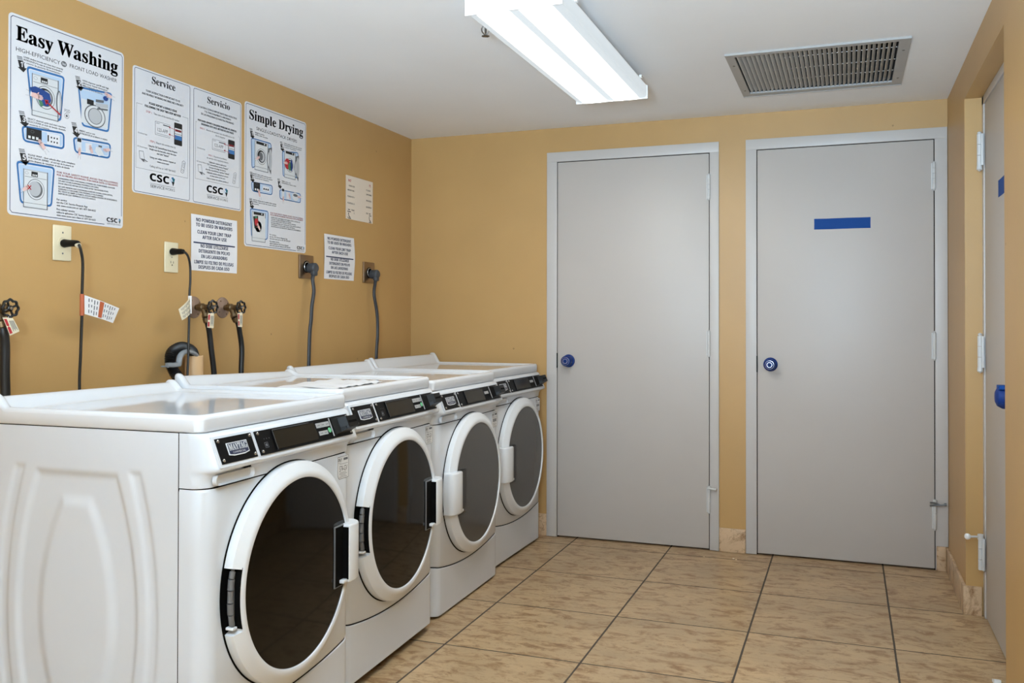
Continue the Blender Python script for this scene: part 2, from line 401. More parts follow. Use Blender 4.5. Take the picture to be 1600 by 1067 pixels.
def back_door(name, D, stopz, stopkind, tapeW=False):
    x0, xi, xj, x1 = D; top = 2.011; o_t = 2.063
    d = struct(MB().box((xi+.004, YB-.008, .009), (xj-.004, YB+.036, top-.004), M_door, .001).build(name))
    b = MB(); yf = YB-.012; yb = YB+.06
    zr = .002 if name == 'door_1' else .114
    b.box((x0, yf, .002), (xi, yb, top), M_frame, .0015); b.box((xj, yf, zr), (x1, yb, top), M_frame, .0015); b.box((x0, yf, top), (x1, yb, o_t), M_frame, .0015)
    for a, c in (((xi, YB+.0005, 0), (xi+.0035, yb, top)), ((xj-.0035, YB+.0005, 0), (xj, yb, top)), ((xi, YB+.0005, top-.0035), (xj, yb, top))): b.box(a, c, M_dark)  # near-black liners, shade of the door gaps put into colour
    if name == 'door_2': b.box((D[2], YB+.0005, .002), (D[3], yb, .114), M_frame)
    b.build('door_frame', d)
    knob(d, (xi+.066, YB-.008, .944), (0, -1, 0))
    MB().box((xi-.001, YB-.0125, .905), (xi+.0045, YB-.006, .985), M_dark).build('strike_plate', d)
    for z in (1.835, 1.043, .254):
        b = MB(); xh = xj-.003
        for k in range(5): b.cyl((xh, YB-.017, z-.060+.0245*k), (xh, YB-.017, z-.060+.0245*k+.0235), .0075, M_hinp, 16)
        b.lathe([(0, .005), (.004, .006), (.008, 0)], (xh, YB-.017, z+.0625), (0, 0, 1), M_hinp, 14); b.lathe([(0, .005), (.004, .006), (.008, 0)], (xh, YB-.017, z-.0605), (0, 0, -1), M_hinp, 14)
        b.box((xh-.012, YB-.0115, z-.06), (xh+.012, YB-.0085, z+.062), M_hinp)
        b.build('hinge', d)
    b = MB(); zs = .312; xh = xj-.003
    if stopkind == 0:
        b.cyl((xh-.006, YB-.022, zs+.004), (xh+.036, YB-.030, zs), .0052, M_hinp, 12); b.cyl((xh+.034, YB-.030, zs), (xh+.040, YB-.031, zs), .008, M_hinp, 12)
        b.cyl((xh, YB-.017, zs-.004), (xh, YB-.017, zs+.014), .0088, M_hinp, 14)
    else:
        b.tube([(xh-.022, YB-.036, zs+.006), (xh, YB-.028, zs+.004), (xh+.026, YB-.032, zs-.003), (xh+.046, YB-.034, zs+.004)], .0042, M_hinge, 8)
        b.tube([(xh-.022, YB-.036, zs-.008), (xh, YB-.028, zs-.005), (xh+.026, YB-.032, zs-.003), (xh+.046, YB-.034, zs)], .0042, M_hinge, 8)
        b.cyl((xh+.038, YB-.034, zs), (xh+.048, YB-.034, zs+.002), .0075, M_hinge, 12)
        b.cyl((xh, YB-.017, zs-.004), (xh, YB-.017, zs+.018), .0088, M_hinp, 14)
    b.build('hinge_stop', d)
    return d
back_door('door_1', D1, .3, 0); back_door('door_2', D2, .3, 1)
# third door, in the right-hand wall recess
XD = RW+.062
d3 = struct(MB().box((XD+.004, OPY0+.045, .008), (XD+.045, OPY1-.046, 2.008), M_door, .001).build('door_3'))
b = MB()
b.box((XD, OPY0+.001, 0), (XD+.10, OPY0+.042, OPZ-.001), M_frame, .0015); b.box((XD, OPY1-.043, 0), (XD+.10, OPY1-.001, OPZ-.001), M_frame, .0015)
b.box((XD, OPY0+.001, 2.011), (XD+.10, OPY1-.001, OPZ-.001), M_frame, .0015)
b.box((XD+.05, OPY0+.03, 0), (XD+.10, OPY0+.06, 2.03), M_frame); b.box((XD+.05, OPY1-.06, 0), (XD+.10, OPY1-.03, 2.03), M_frame)
b.build('door_frame', d3)
k3 = MB().lathe([(0, .031), (.008, .026), (.014, .014), (.030, .013), (.046, .0255), (.064, .021), (.066, 0)], (XD+.004, OPY0+.135, .925), (-1, 0, 0), M_chrome, 24).build('door_knob', d3)
b = MB(); b.lathe([(.004, .038), (.014, .036), (.018, .030), (.030, .033), (.040, .0385), (.056, .037), (.068, .030), (.074, .017), (.0745, 0)], (XD+.004, OPY0+.135, .925), (-1, 0, 0), M_taped, 11)
b.box((XD-.064, OPY0+.100, .950), (XD-.030, OPY0+.150, .962), M_tape, .001); b.build('tape_wrap', k3)
for z, e in ((1.83, 0), (1.04, 1), (.252, 2)):
    b = MB(); yh = OPY1-.044; xh = XD-.014
    for k in range(3): b.cyl((xh, yh, z-.062+.042*k), (xh, yh, z-.062+.042*k+.0405), .0095, M_hinp, 16)
    b.lathe([(0, .007), (.006, .008), (.011, 0)], (xh, yh, z+.064), (0, 0, 1), M_hinp, 14)
    if e != 2: b.lathe([(0, .010), (.014, .011), (.02, .004), (.022, 0)], (xh, yh, z-.062), (0, 0, -1), M_hinp, 14)
    b.box((XD-.0105, yh-.020, z-.062), (XD-.002, yh-.008, z+.062), M_hinp, .001)
    for k in range(3): b.box((XD-.0125, yh-.009, z-.062+.042*k), (XD-.006, yh-.001, z-.045+.042*k), M_hinp)
    b.build('hinge', d3)
b = MB(); b.cyl((XD-.014, OPY1-.044, .318), (XD-.068, OPY1-.056, .318), .0042, M_hinp, 12)
b.cyl((XD-.014, OPY1-.044, .308), (XD-.014, OPY1-.044, .328), .0115, M_hinp, 16)
b.lathe([(0, .011), (.008, .012), (.012, .009), (.014, 0)], (XD-.058, OPY1-.050, .318), (-.7, -.7, 0), M_lampw, 18)
b.build('hinge_stop', d3)

# blue tape strips
def tape(O, U, V, N, L, H, label):
    b = MB(); s = Sheet(O, U, V, N)
    pts = [(0, 0), (L*.3, -.0006), (L*.7, .0006), (L, 0), (L-.0006, H*.5), (L, H), (L*.6, H+.0005), (L*.25, H-.0005), (0, H), (.0006, H*.5)]
    b.prism(pts, O, U, V, N, .0006, M_tape); o = b.build('tape_strip'); tag(o, label, 'tape'); return o
tape((2.188, YB-.0081, 1.604), (1, 0, -.003), (.0, 0, 1), (0, -1, 0), .256, .052, "blue painter's tape strip across the right-hand back door, above its knob")
tape((XD+.0039, 3.615, 1.600), (0, -1, 0), (0, 0, 1), (-1, 0, 0), .25, .060, "blue painter's tape strip on the door recessed in the right wall")

# ------------------------------------------------------------------ ceiling lamps
def lamp(X0, Y0, label):
    Wl, Ll = .305, 1.215; t = empty('ceiling_lamp', (X0, Y0, HC), 0, label, 'lamp', None)
    zb = -.100
    b = MB(); b.box((.045, .006, -.052), (Wl-.045, Ll-.006, -.0005), M_lampw, .002); b.box((.0005, .006, -.0525), (Wl-.0005, Ll-.006, -.0490), M_lampw); b.build('housing', t)
    def sec(g): return [(g, -.050), (0, -.053), (0, zb+.010), (.012, zb), (Wl-.012, zb), (Wl, zb+.010), (Wl, -.053), (Wl-g, -.050)]
    for y in (0, Ll-.006):
        b = MB(); b.prism([(-.003, zb-.004), (Wl+.003, zb-.004), (Wl+.003, -.048), (Wl-.05, -.030), (Wl-.05, -.001), (.05, -.001), (.05, -.030), (-.003, -.048)], (0, y, 0), (1, 0, 0), (0, 0, 1), (0, 1, 0), .006, M_lampw)
        b.build('end_cap', t)
    b = MB(); se = [(0.0, -.052), (.0, zb+.012), (.004, zb+.004), (.014, zb), (Wl-.014, zb), (Wl-.004, zb+.004), (Wl, zb+.012), (Wl, -.052)]
    vs = [(x, y, z) for y in (.006, Ll-.006) for x, z in se]; n = len(se)
    b.add(vs, [(i, i+1, n+i+1, n+i) for i in range(n-1)], M_diff, True); b.build('diffuser', t)
    for y in (.14, Ll-.14): MB().box((Wl-.004, y, -.049), (Wl+.006, y+.02, -.038), M_lampw, .001).build('lens_clip', t)
    return t
M_diff = mat('lit_diffuser', (110, 114, 118), .5, emit=((255, 255, 255), LAMP))
nt = M_diff.node_tree; bs = nt.nodes['Principled BSDF']
tc = nt.nodes.new('ShaderNodeTexCoord'); sp = nt.nodes.new('ShaderNodeSeparateXYZ'); nt.links.new(tc.outputs['Object'], sp.inputs[0])
cr = nt.nodes.new('ShaderNodeValToRGB'); mr = nt.nodes.new('ShaderNodeMapRange'); mr.inputs[2].default_value = .305
nt.links.new(sp.outputs[0], mr.inputs[0]); nt.links.new(mr.outputs[0], cr.inputs[0])
e = cr.color_ramp.elements; cols = [(0, .026), (.09, .027), (.22, 1), (.35, 1), (.45, .030), (.54, .030), (.64, 1), (.78, 1), (.90, .028), (1, .026)]
e[0].position = 0; e[1].position = 1
for k, (p, v) in enumerate(cols):
    q = e[0] if k == 0 else [z for z in e if z.position > .999][0] if p == 1 else e.new(p)
    q.color = (v*(.86 if v < .5 else 1), v*(.95 if v < .5 else .99), v*(1 if v < .5 else .92), 1)
nt.links.new(cr.outputs[0], bs.inputs['Emission Color'])
lamp(1.2475, 2.535, 'white wraparound fluorescent ceiling lamp, lit, over the washers')
lamp(1.2475, -1.1, 'added unseen ceiling lamp behind the viewpoint, twin of the lit one, for fill light')  # second lamp, added out of view to fill the room

# sprinkler
t = empty('sprinkler_head', (1.178, 2.868, HC), 0, 'small metal fire sprinkler on the ceiling beside the lit lamp', 'sprinkler')
MB().lathe([(-.0005, .030), (-.004, .029), (-.009, .018), (-.010, .010)], (0, 0, 0), (0, 0, 1), M_sprk, 28).build('escutcheon', t)
b = MB(); b.cyl((0, 0, -.008), (0, 0, -.026), .008, M_sprk, 16)
for sgn in (-1, 1): b.tube([(sgn*.007, 0, -.024), (sgn*.014, 0, -.032), (sgn*.013, 0, -.044), (sgn*.003, 0, -.056)], .0022, M_sprk, 8)
b.cyl((0, 0, -.026), (0, 0, -.050), .0035, M_sprk, 10); b.cyl((0, 0, -.052), (0, 0, -.060), .003, M_sprk, 10); b.build('sprinkler_frame', t)
b = MB(); b.cyl((0, 0, -.0600), (0, 0, -.0615), .008, M_sprk, 20)
for k in range(12):
    a = k*math.pi/6; b.box((-.001, -.001, 0), (.001, .001, .0001), M_sprk) if False else b.prism([(0.006, -.0018), (.0135, -.0022), (.0135, .0022), (.006, .0018)], (0, 0, -.0615), (math.cos(a), math.sin(a), 0), (-math.sin(a), math.cos(a), 0), (0, 0, 1), .0012, M_sprk)
b.build('deflector', t)

# ------------------------------------------------------------------ ceiling return-air grille
t = empty('ceiling_vent', (1.893, 3.572, HC), 0, 'rectangular grey louvred air grille in the ceiling', 'vent')
VW, VL = .668, .700
ix0, ix1, iy0, iy1 = .034, .628, .038, .645
b = MB()
for a, c in (((0, 0), (VW, iy0)), ((0, iy1), (VW, VL)), ((0, iy0), (ix0, iy1)), ((ix1, iy0), (VW, iy1))): b.box((a[0], a[1], -.006), (c[0], c[1], -.0002), M_vent)
b.box((0, 0, -.0085), (VW, .004, -.006), M_vent); b.box((0, VL-.004, -.0085), (VW, VL, -.006), M_vent)
for x, y in ((.018, .16), (.018, VL-.12), (VW-.02, .16), (VW-.02, VL-.12)): b.lathe([(0, .005), (.002, .004), (.0025, 0)], (x, y, -.006), (0, 0, -1), M_sprk, 12)
b.build('vent_frame', t)
b = MB(); g_ = .0006
b.add([(ix0+g_, iy0+g_, .001), (ix1-g_, iy0+g_, .001), (ix1-g_, iy1-g_, .001), (ix0+g_, iy1-g_, .001), (ix0+g_, iy0+g_, .19), (ix1-g_, iy0+g_, .19), (ix1-g_, iy1-g_, .19), (ix0+g_, iy1-g_, .19)], [(0, 1, 5, 4), (1, 2, 6, 5), (2, 3, 7, 6), (3, 0, 4, 7), (4, 5, 6, 7)], M_duct); b.build('duct', t)
nb = 33
for k in range(nb):
    x = ix0+.004+(ix1-ix0-.008)*(k+.5)/nb
    b = MB(); pr = [(.0060, .0120), (.0030, .0085), (-.0010, .0035), (-.0060, -.0010), (-.0066, .0000), (-.0020, .0045), (.0018, .0092), (.0048, .0126)]
    b.prism(pr, (x, iy0+.004, -.0030), (1, 0, 0), (0, 0, 1), (0, 1, 0), iy1-iy0-.008, M_blade, True); b.build('louvre_blade', t)
for y in (.17, .34, .51):
    b = MB(); b.cyl((ix0, y, .0125), (ix1, y, .0125), .0022, M_chrome, 8); b.build('cross_rod', t)

# ------------------------------------------------------------------ washers and dryers
W = .686; XB = -.66; ZT, ZBT = .948, .907
def sstep(x): x = max(0, min(1, x)); return x*x*(3-2*x)
def emboss(x, z):
    xc = abs(x+.385); q = (z-.45)**2
    ho, hi, hm, hp = .255-.42*q, .212-.44*q, .195-.53*q, .130-.93*q
    d = 0
    d -= .0045*sstep(min(ho-xc, xc-hi, .812-z, z-.09)/.016)
    d -= .0070*sstep(min(hm-xc, .803-z, z-.095)/.020)
    d += .0070*sstep(min(hp-xc, .742-z, z-.16)/.034)
    return d
def machine(name, X, Y, deg, dz, dryer, label, cat, group, stick, fine, XB=-.66, RZ=.976, RZ1=None, OL=0):
    RZ1 = RZ if RZ1 is None else RZ1
    a = math.radians(deg)
    t = empty(name, (X+W*math.sin(a), Y-W*math.cos(a), 0), a, label, cat, group)
    Z = lambda z: z+dz
    zb = .030
    # cabinet: side panels with pressed ovals, back, near-black core painting shade into the seams
    b = MB(); nu, nv = (120, 150) if fine else (44, 56)
    x0, x1 = XB+.004, -.0785
    b.grid(lambda u, v: (x0+(x1-x0)*u, .002-emboss(x0+(x1-x0)*u, zb+(ZBT-.002-zb)*v), Z(zb+(ZBT-.002-zb)*v)), nu, nv, M_white)
    b.grid(lambda u, v: (x0+(x1-x0)*u, W-.002+emboss(x0+(x1-x0)*u, zb+(ZBT-.002-zb)*v), Z(zb+(ZBT-.002-zb)*v)), 44, 56, M_white)
    b.box((x0, .002, Z(zb)), (x0+.002, W-.002, Z(ZBT-.002)), M_white)
    
    b.box((x0, .010, Z(zb+.002)), (-.080, W-.010, Z(ZBT-.004)), M_dark); b.box((-.081, .018, Z(zb+.002)), (-.030, W-.018, Z(ZBT-.010)), M_dark); b.box((-.0815, .004, Z(zb+.002)), (-.072, W-.004, Z(ZBT-.006)), M_dark)
    b.build('cabinet', t)
    # plan outline of the front, rounded corners
    R = .046
    def plan():
        pts = [(-.0750, .0005)]
        for i in range(9):
            th = math.radians(90*i/8); pts.append((-R+R*math.sin(th), R-R*math.cos(th)+.0005))
        for i in range(1, 16): pts.append((0, R+(W-2*R)*i/16))
        for i in range(9):
            th = math.radians(90-90*i/8); pts.append((-R+R*math.sin(th), W-R+R*math.cos(th)-.0005))
        pts.append((-.0750, W-.0005)); return pts
    pl = plan(); seam = lambda y: .1895+.036*((y-.343)/.343)**2
    def strip(nm, zlo, zhi, bulge=0):
        b = MB(); lv = 6; vs = []; n = len(pl)
        for (x, y) in pl:
            lo, hi = zlo(y), zhi(y)
            for j in range(lv+1):
                tt = j/lv; e_ = .0035
                inset = e_ if j in (0, lv) else 0
                zz = lo+(hi-lo)*(0 if j == 0 else 1 if j == lv else (.012+.976*(j-1)/(lv-2)))
                xx = x-inset*(1 if x > -.07 else 0)
                vs.append((xx, y+(inset*.6 if y < R*.5 else -inset*.6 if y > W-R*.5 else 0), Z(zz)))
        fs = [(i*(lv+1)+j, (i+1)*(lv+1)+j, (i+1)*(lv+1)+j+1, i*(lv+1)+j+1) for i in range(n-1) for j in range(lv)]
        b.add(vs, fs, M_white, True); 
        # inner return for edge thickness, near-black to put shade into the seam
        for j in (0, lv):
            A = [vs[i*(lv+1)+j] for i in range(n)]; B = [(p[0]-.012, min(max(p[1], .013), W-.013), p[2]) for p in A]
            b.add(A+B, [(i, i+1, n+i+1, n+i) for i in range(n-1)], M_dark)
        return b.build(nm, t, 30)
    strip('front_panel', lambda y: seam(y)+.0022, lambda y: .7735)
    strip('kick_panel', lambda y: zb+.004*max(0, abs(y-.343)-.315)/.028, lambda y: seam(y)-.0022)
    # console
    prof = [(-.034, .9055), (-.016, .9050), (-.006, .9015), (.0005, .893), (.0015, .891), (.0265, .830), (.0290, .8255), (.0290, .8205), (.0260, .8165), (.0160, .8130), (.0075, .8100), (.0035, .8050), (.0015, .7960), (.0008, .788), (0, .7775), (-.004, .7765)]
    prof = prof[:2]+[(-.006, .9015)]+prof[3:]
    b = MB(); ys = [.0008+.001*0]; ys += [.026*(1-math.cos(math.radians(90*i/8))) for i in range(1, 9)]; ys += [.12, .25, .343, .45, .56]; ys += [W-q for q in reversed(ys[:9])]
    ex = .026; vs = []
    for y in ys:
        e_ = min(y, W-y); sc = 1 if e_ >= ex else math.sqrt(max(0, 1-((ex-e_)/ex)**2))
        low = 1 if e_ >= R else math.sqrt(max(0, 1-((R-e_)/R)**2))
        for (px, pz) in prof:
            # the lowest lip follows the rounded corner of the panel under it
            wl = sstep((.808-pz)/.016); k_ = sc*(1-wl)+low*wl; xs = -.060*(1-wl)-R*wl
            vs.append((xs+(px-xs)*k_, y, Z(pz)))
    n = len(prof); fs = [(i*n+j, (i+1)*n+j, (i+1)*n+j+1, i*n+j+1) for i in range(len(ys)-1) for j in range(n-1)]
    b.add(vs, fs, M_white, True)
    for y, i in ((.0008, 0), (W-.0008, len(ys)-1)):
        cx = [(-.0750, y, Z(.7765))]+[vs[i*n+j] for j in range(n-1, -1, -1)]+[(-.0750, y, Z(.9055))]; b.add(cx, [tuple(range(len(cx)))], M_white)
    con = b.build('console', t, 40)
    # plane of the control fascia
    O = Vector((.0015, 0, Z(.891))); D = Vector((.025, 0, -.061)).normalized(); N = Vector((.061, 0, .025)).normalized(); FH = .0635
    S = Sheet(O+N*.0005, (0, 1, 0), -D, N, .0005)
    def P3(y, d, h=0): return O+N*(.0005+h)+Vector((0, y, 0))+D*d
    def plate(b, y0, y1, d0, d1, h0, h1, M, bev=0):
        pts = [(y0, -d0), (y1, -d0), (y1, -d1), (y0, -d1)]
        b.prism(pts, O+N*h0, (0, 1, 0), -D, N, h1-h0, M)
    pl_, pr_, cl_, cr_ = .0245, .164, .181, .640
    b = MB()
    plate(b, pl_-.008, pr_+.007, -.006, FH+.008, -.002, .0022, M_white)
    plate(b, pl_, pr_, .001, FH, 0, .0042, M_black)
    lp = Sheet(O+N*.0042, (0, 1, 0), -D, N, .0003)
    for y in (pl_+.008, pr_-.008):
        for d in (.008, FH-.008): b.lathe([(0, .0045), (.002, .004), (.0028, .002), (.003, 0)], P3(y, d, .0037), N, M_chrome, 14)
    bx0, bx1, by0, by1 = .059, .135, -.0465, -.0175
    sh = lambda g: [(bx0-g, by1+g), (bx1+g, by1+g), (bx1+g, by0+.0020-g*.6), ((bx0+bx1)/2+.02, by0-.001-g), ((bx0+bx1)/2-.02, by0-.001-g), (bx0-g, by0+.0020-g*.6)]
    b.prism(sh(.0015), O+N*.0042, (0, 1, 0), -D, N, .0016, M_badge)
    lp = Sheet(O+N*.0060, (0, 1, 0), -D, N, .0003)
    lp.rect(b, bx0+.001, by0+.0085, bx1-.001, by1-.0005, 0, mat('badge_slate', (74, 80, 98), .4))
    lp.poly(b, [(bx0+.001, by0+.0095), (bx0+.001, by0+.0030), ((bx0+bx1)/2-.02, by0+.0002), ((bx0+bx1)/2+.02, by0+.0002), (bx1-.001, by0+.0030), (bx1-.001, by0+.0095)], 1, M_navy)
    [lp.text(b, 'MAYTAG', (bx0+bx1)/2+dx, by0+.0112, .0160, 2, M_badge, bx1-bx0-.006, 'C', 'serif') for dx in (-.0005, 0, .0005)]
    lp.text(b, 'COMMERCIAL', (bx0+bx1)/2, by0+.0030, .0046, 2, M_badge, .050, 'C')
    b.build('logo_plate', con)
    b = MB()
    plate(b, cl_, cr_, .001, FH, 0, .0042, M_black)
    cs = Sheet(O+N*.0042, (0, 1, 0), -D, N, .0003)
    for y in (cl_+.008, cr_-.008):
        for d in (.008, FH-.008): b.lathe([(0, .0045), (.002, .004), (.0028, .002), (.003, 0)], P3(y, d, .0037), N, M_chrome, 14)
    # display window with raised bezel
    plate(b, .250, .452, .008, .057, .0042, .0056, M_disp)
    plate(b, .247, .251, .006, .059, .0042, .0075, M_blackp); plate(b, .247, .452, .0055, .0085, .0042, .0065, M_blackp)
    cs.rect(b, .249, -.0585, .2503, -.006, 12, M_inkg); cs.rect(b, .251, -.0062, .425, -.0052, 9, M_inkg)
    # indicator icons
    if not dryer:
        cs.frame(b, .205, -.047, .219, -.034, .001, .0012, 1, M_inkg); cs.rect(b, .208, -.044, .216, -.037, 1, M_inkg)
        for q in range(3): cs.ell(b, .209+.011*q, -.024, .0013, .0013, 1, M_inkg, 8)
        for q in range(3):
            plate(b, .459+.0235*q, .481+.0235*q, .012, .026, .0042, .0052, M_btn); Sheet(O+N*.0053, (0, 1, 0), -D, N).rect(b, .463+.0235*q, -.020, .477+.0235*q, -.0185, 1, M_inkg)
        for q in range(2): plate(b, .463+.023*q, .485+.023*q, .036, .048, .0042, .0052, M_btn); Sheet(O+N*.0053, (0, 1, 0), -D, N).rect(b, .467+.023*q, -.043, .481+.023*q, -.0415, 1, M_inkg)
        b.lathe([(0, .0075), (.0015, .007), (.002, 0)], P3(.521, .038, .0037), N, M_green, 20)
    else:
        plate(b, .466, .512, .022, .034, .0042, .0052, M_btn)
        b.lathe([(0, .005), (.0015, .0045), (.002, 0)], P3(.524, .046, .0037), N, M_blackp, 20)
    plate(b, .5325, .5350, .004, .058, .0042, .0062, M_btn)
    b.build('control_panel', con)
    # card reader
    b = MB(); y0, y1 = .545, .625
    O2 = O+D*.013
    def cr_box(y0, y1, d0, d1, h0, h1, ty, td, M):
        A = [P3(y0, d0, h0), P3(y1, d0, h0), P3(y1, d1, h0), P3(y0, d1, h0)]
        B = [P3(y0+ty, d0+td, h1), P3(y1, d0+td, h1), P3(y1, d1-td, h1), P3(y0+ty, d1-td, h1)]
        b.add(A+B, [(0, 1, 5, 4), (1, 2, 6, 5), (2, 3, 7, 6), (3, 0, 4, 7), (4, 5, 6, 7)], M)
    cr_box(y0, y1, .006, .056, .0042, .018, .014, .004, M_blackp)
    cr_box(y0+.012, y1+.002, .012, .050, .018, .040, .012, .002, M_blackp)
    cr_box(y0+.012, y1+.002, .038, .052, .018, .034, .006, .003, M_blackp)
    b.add([P3(y0+.030, .028, .0405), P3(y1-.004, .028, .0405), P3(y1-.004, .035, .0405), P3(y0+.030, .035, .0405)], [(0, 1, 2, 3)], M_dark)
    b.build('card_reader', con)
    # pocket grip under the logo plate
    b = MB(); pp = Sheet((0, 0, 0), (0, 1, 0), (0, 0, 1), (1, 0, 0))
    o1 = pp.rrect_pts(.022, Z(.7800), .176, Z(.8080), .0130, 6); o2 = pp.rrect_pts(.0285, Z(.7850), .1695, Z(.8040), .0090, 6); n2 = len(o1)
    A = [(.0015, p[0], p[1]) for p in o1]; B = [(.0125, p[0], p[1]) for p in pp.rrect_pts(.0240, Z(.7815), .1740, Z(.8070), .0118, 6)]; C_ = [(.0035, p[0], p[1]) for p in o2]
    b.add(A+B+C_, [(i, (i+1) % n2, n2+(i+1) % n2, n2+i) for i in range(n2)]+[(n2+i, n2+(i+1) % n2, 2*n2+(i+1) % n2, 2*n2+i) for i in range(n2)]+[tuple(range(2*n2, 3*n2))], M_white, True)
    if not dryer: b.box((.010, .118, Z(.8115)), (.024, .142, Z(.8155)), M_dark)
    b.build('pull_grip', t, 40)
    # door ---------------------------------------------------------
    yc, zc = .344, Z(.505); s_ = -1 if dryer else 1      # +1: hinge on the left, handle on the right
    ring = [(-.002, .280), (.003, .2875), (.010, .2890), (.021, .2890), (.026, .2872), (.0385, .2672), (.0410, .2630), (.0425, .2580), (.0432, .2505), (.0418, .2468), (.0380, .2455)]
    b = MB(); vs = []; fs = []; cols = []; nA = 144; hz = .0745
    def notch(ang):   # ang from +y; hinge side cut-out on the outside of the ring
        return math.sin(ang)*.28
    angs = [2*math.pi*i/nA for i in range(nA)]
    def column(ang, cut):
        out = []
        for (px, pr) in ring:
            r_ = min(pr, .2655) if cut else pr
            xx = px if not (cut and pr > .2655) else min(px, .041)
            out.append((xx, yc+r_*math.cos(ang), zc+r_*math.sin(ang)))
        return out
    def iscut(ang):
        c = math.cos(ang)*s_
        return c < 0 and abs(.278*math.sin(ang)) < hz
    cuts = [iscut(x) and not dryer for x in angs]
    colsL = []
    for i, ang in enumerate(angs):
        pc = cuts[i-1]; c = cuts[i]
        if pc != c: 
            colsL.append((column(ang, True if pc else False))); 
        colsL.append(column(ang, c))
    k = len(ring); nC = len(colsL)
    for c in colsL: vs += c
    for i in range(nC):
        j = (i+1) % nC
        for q in range(k-1): fs.append((i*k+q, i*k+q+1, j*k+q+1, j*k+q))
    b.add(vs, fs, M_ring, True)
    door = b.build('door', t, 32)
    MB().lathe([(.0015, .2), (.0022, .2900), (.001, .2915)], (0, yc, zc), (1, 0, 0), M_dark, 96).build('door_gap_shade', door)  # near-black ring disc painting the gap shade behind the door ring
    MB().lathe([(.0375, .2465)]+[(.0385+.006*(1-(r/.2455)**2), r) for r in (.2455, .22, .18, .13, .08, .04, .0001)], (0, yc, zc), (1, 0, 0), M_glassD if dryer else M_glassW, 96).build('door_glass', door)
    # handle: a low cover over the ring with a finger pocket beside it, toward the middle of the door
    b = MB(); hy = lambda q: yc+s_*q
    h0, h1 = zc-.088, zc+.078      # height range
    def hb(q0, q1, xa, xb, za, zb_, M, bev=0): b.box((xa, hy(q0), za), (xb, hy(q1), zb_), M, bev)
    hb(.1660, .216, .0380, .0452, h0-.008, h1+.001, M_hinge if not dryer else M_blackp, .0015)   # rim of the pocket
    hb(.1685 if not dryer else .152, .216, .0400, .0460, h0-.004, h1-.002, M_dark if not dryer else M_pocket)  # flat dark slab, coloured to read as a shaded recess
    cp = [(.2110, .0600), (.2120, .0650), (.2150, .0672), (.2400, .0685), (.2660, .0655), (.2810, .0570), (.2900, .0430), (.2920, .0260), (.2900, .0080), (.2700, .0080), (.2110, .0420)]
    if dryer: cp = [(q, x if x < .04 else .04+(x-.04)*.62) for q, x in cp]
    for za, zb_, sh_ in ((h0, h1, 0),):
        n3 = len(cp); lv_ = [(h0, .0035), (h0+.003, .0008), (h0+.006, 0), (h1-.006, 0), (h1-.003, .0008), (h1, .0035)]; vs = []
        for zq, ins in lv_:
            for q, x in cp: vs.append((x-ins*(1 if x > .04 else 0), hy(q+(ins if q < .25 else -ins)), zq))
        b.add(vs, [(k_*n3+i, k_*n3+(i+1) % n3, (k_+1)*n3+(i+1) % n3, (k_+1)*n3+i) for k_ in range(len(lv_)-1) for i in range(n3)], M_ring, True)
        b.add(vs[:n3], [tuple(range(n3))], M_ring); b.add(vs[-n3:], [tuple(range(n3))], M_ring)
    if not dryer: hb(.2095, .2112, .0440, .0635, h0+.010, h1-.007, M_dark)  # flat near-black face stands in for the shaded opening
    hb(.190, .214, .0450, .0600 if not dryer else .0520, h0+.002, h0+.012, M_ring, .002)
    b.build('door_handle', door, 50)
    if not dryer:
        b = MB()
        for i in range(13):
            pass
        def arcp(r, z, x): 
            return (x, yc-math.sqrt(max(r*r-z*z, 0)), zc+z)
        # dark pocket behind the barrel
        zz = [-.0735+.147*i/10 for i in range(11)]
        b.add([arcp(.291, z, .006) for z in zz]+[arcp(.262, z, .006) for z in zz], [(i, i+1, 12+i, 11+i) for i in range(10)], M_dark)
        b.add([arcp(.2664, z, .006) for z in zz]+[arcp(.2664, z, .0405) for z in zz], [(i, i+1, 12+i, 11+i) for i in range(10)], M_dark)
        for i, (za, zb_) in enumerate(((-.062, -.036), (-.034, -.008), (-.006, .022), (.024, .048), (.050, .066))):
            b.cyl(arcp(.2775, za, .021), arcp(.2775, zb_, .021), .0082 if i % 2 else .0072, M_hinge, 14)
        b.cyl(arcp(.2775, -.068, .021), arcp(.2775, .070, .021),   .0045, M_hinge, 12)
        b.box((.008, yc-.279, zc-.0725), (.030, yc-.262, zc-.0655), M_ring, .002)
        b.build('door_hinge', door)
    # identification sticker
    b = MB(); s2 = Sheet((.0006, 0, 0), (0, 1, 0), (0, 0, 1), (1, 0, 0), .0002)
    y0, y1, z0, z1 = .598, .664, Z(.700), Z(.767)
    b.prism([(y0, z0+.012), (y0+.010, z0), (y1, z0), (y1, z1), (y0, z1)], (0, 0, 0), (0, 1, 0), (0, 0, 1), (1, 0, 0), .0006, M_sticker)
    s2.line(b, [(y0+.001, z0+.012), (y0+.011, z0+.001), (y1-.001, z0+.001), (y1-.001, z1-.001), (y0+.001, z1-.001)], .0013, 1, M_inkg, True)
    s2.text(b, 'ONLY', y0+.004, z1-.0145, .0085, 1, M_ink, .023, style='bold'); s2.rect(b, y0+.036, z1-.013, y1-.005, z1-.006, 1, M_inkg)
    s2.rect(b, y0+.004, z1-.0195, y0+.024, z1-.0185, 1, M_inkg); s2.rect(b, y0+.013, z1-.0235, y1-.004, z1-.0225, 1, M_inkg)
    if stick: s2.text(b, stick, y0+.0125, z0+.0225, .0165, 1, M_ink, .046, style='sans')
    else:
        for q in range(3): s2.rect(b, y0+.014+.015*q, z0+.024, y0+.025+.015*q, z0+.038, 1, M_inkg)
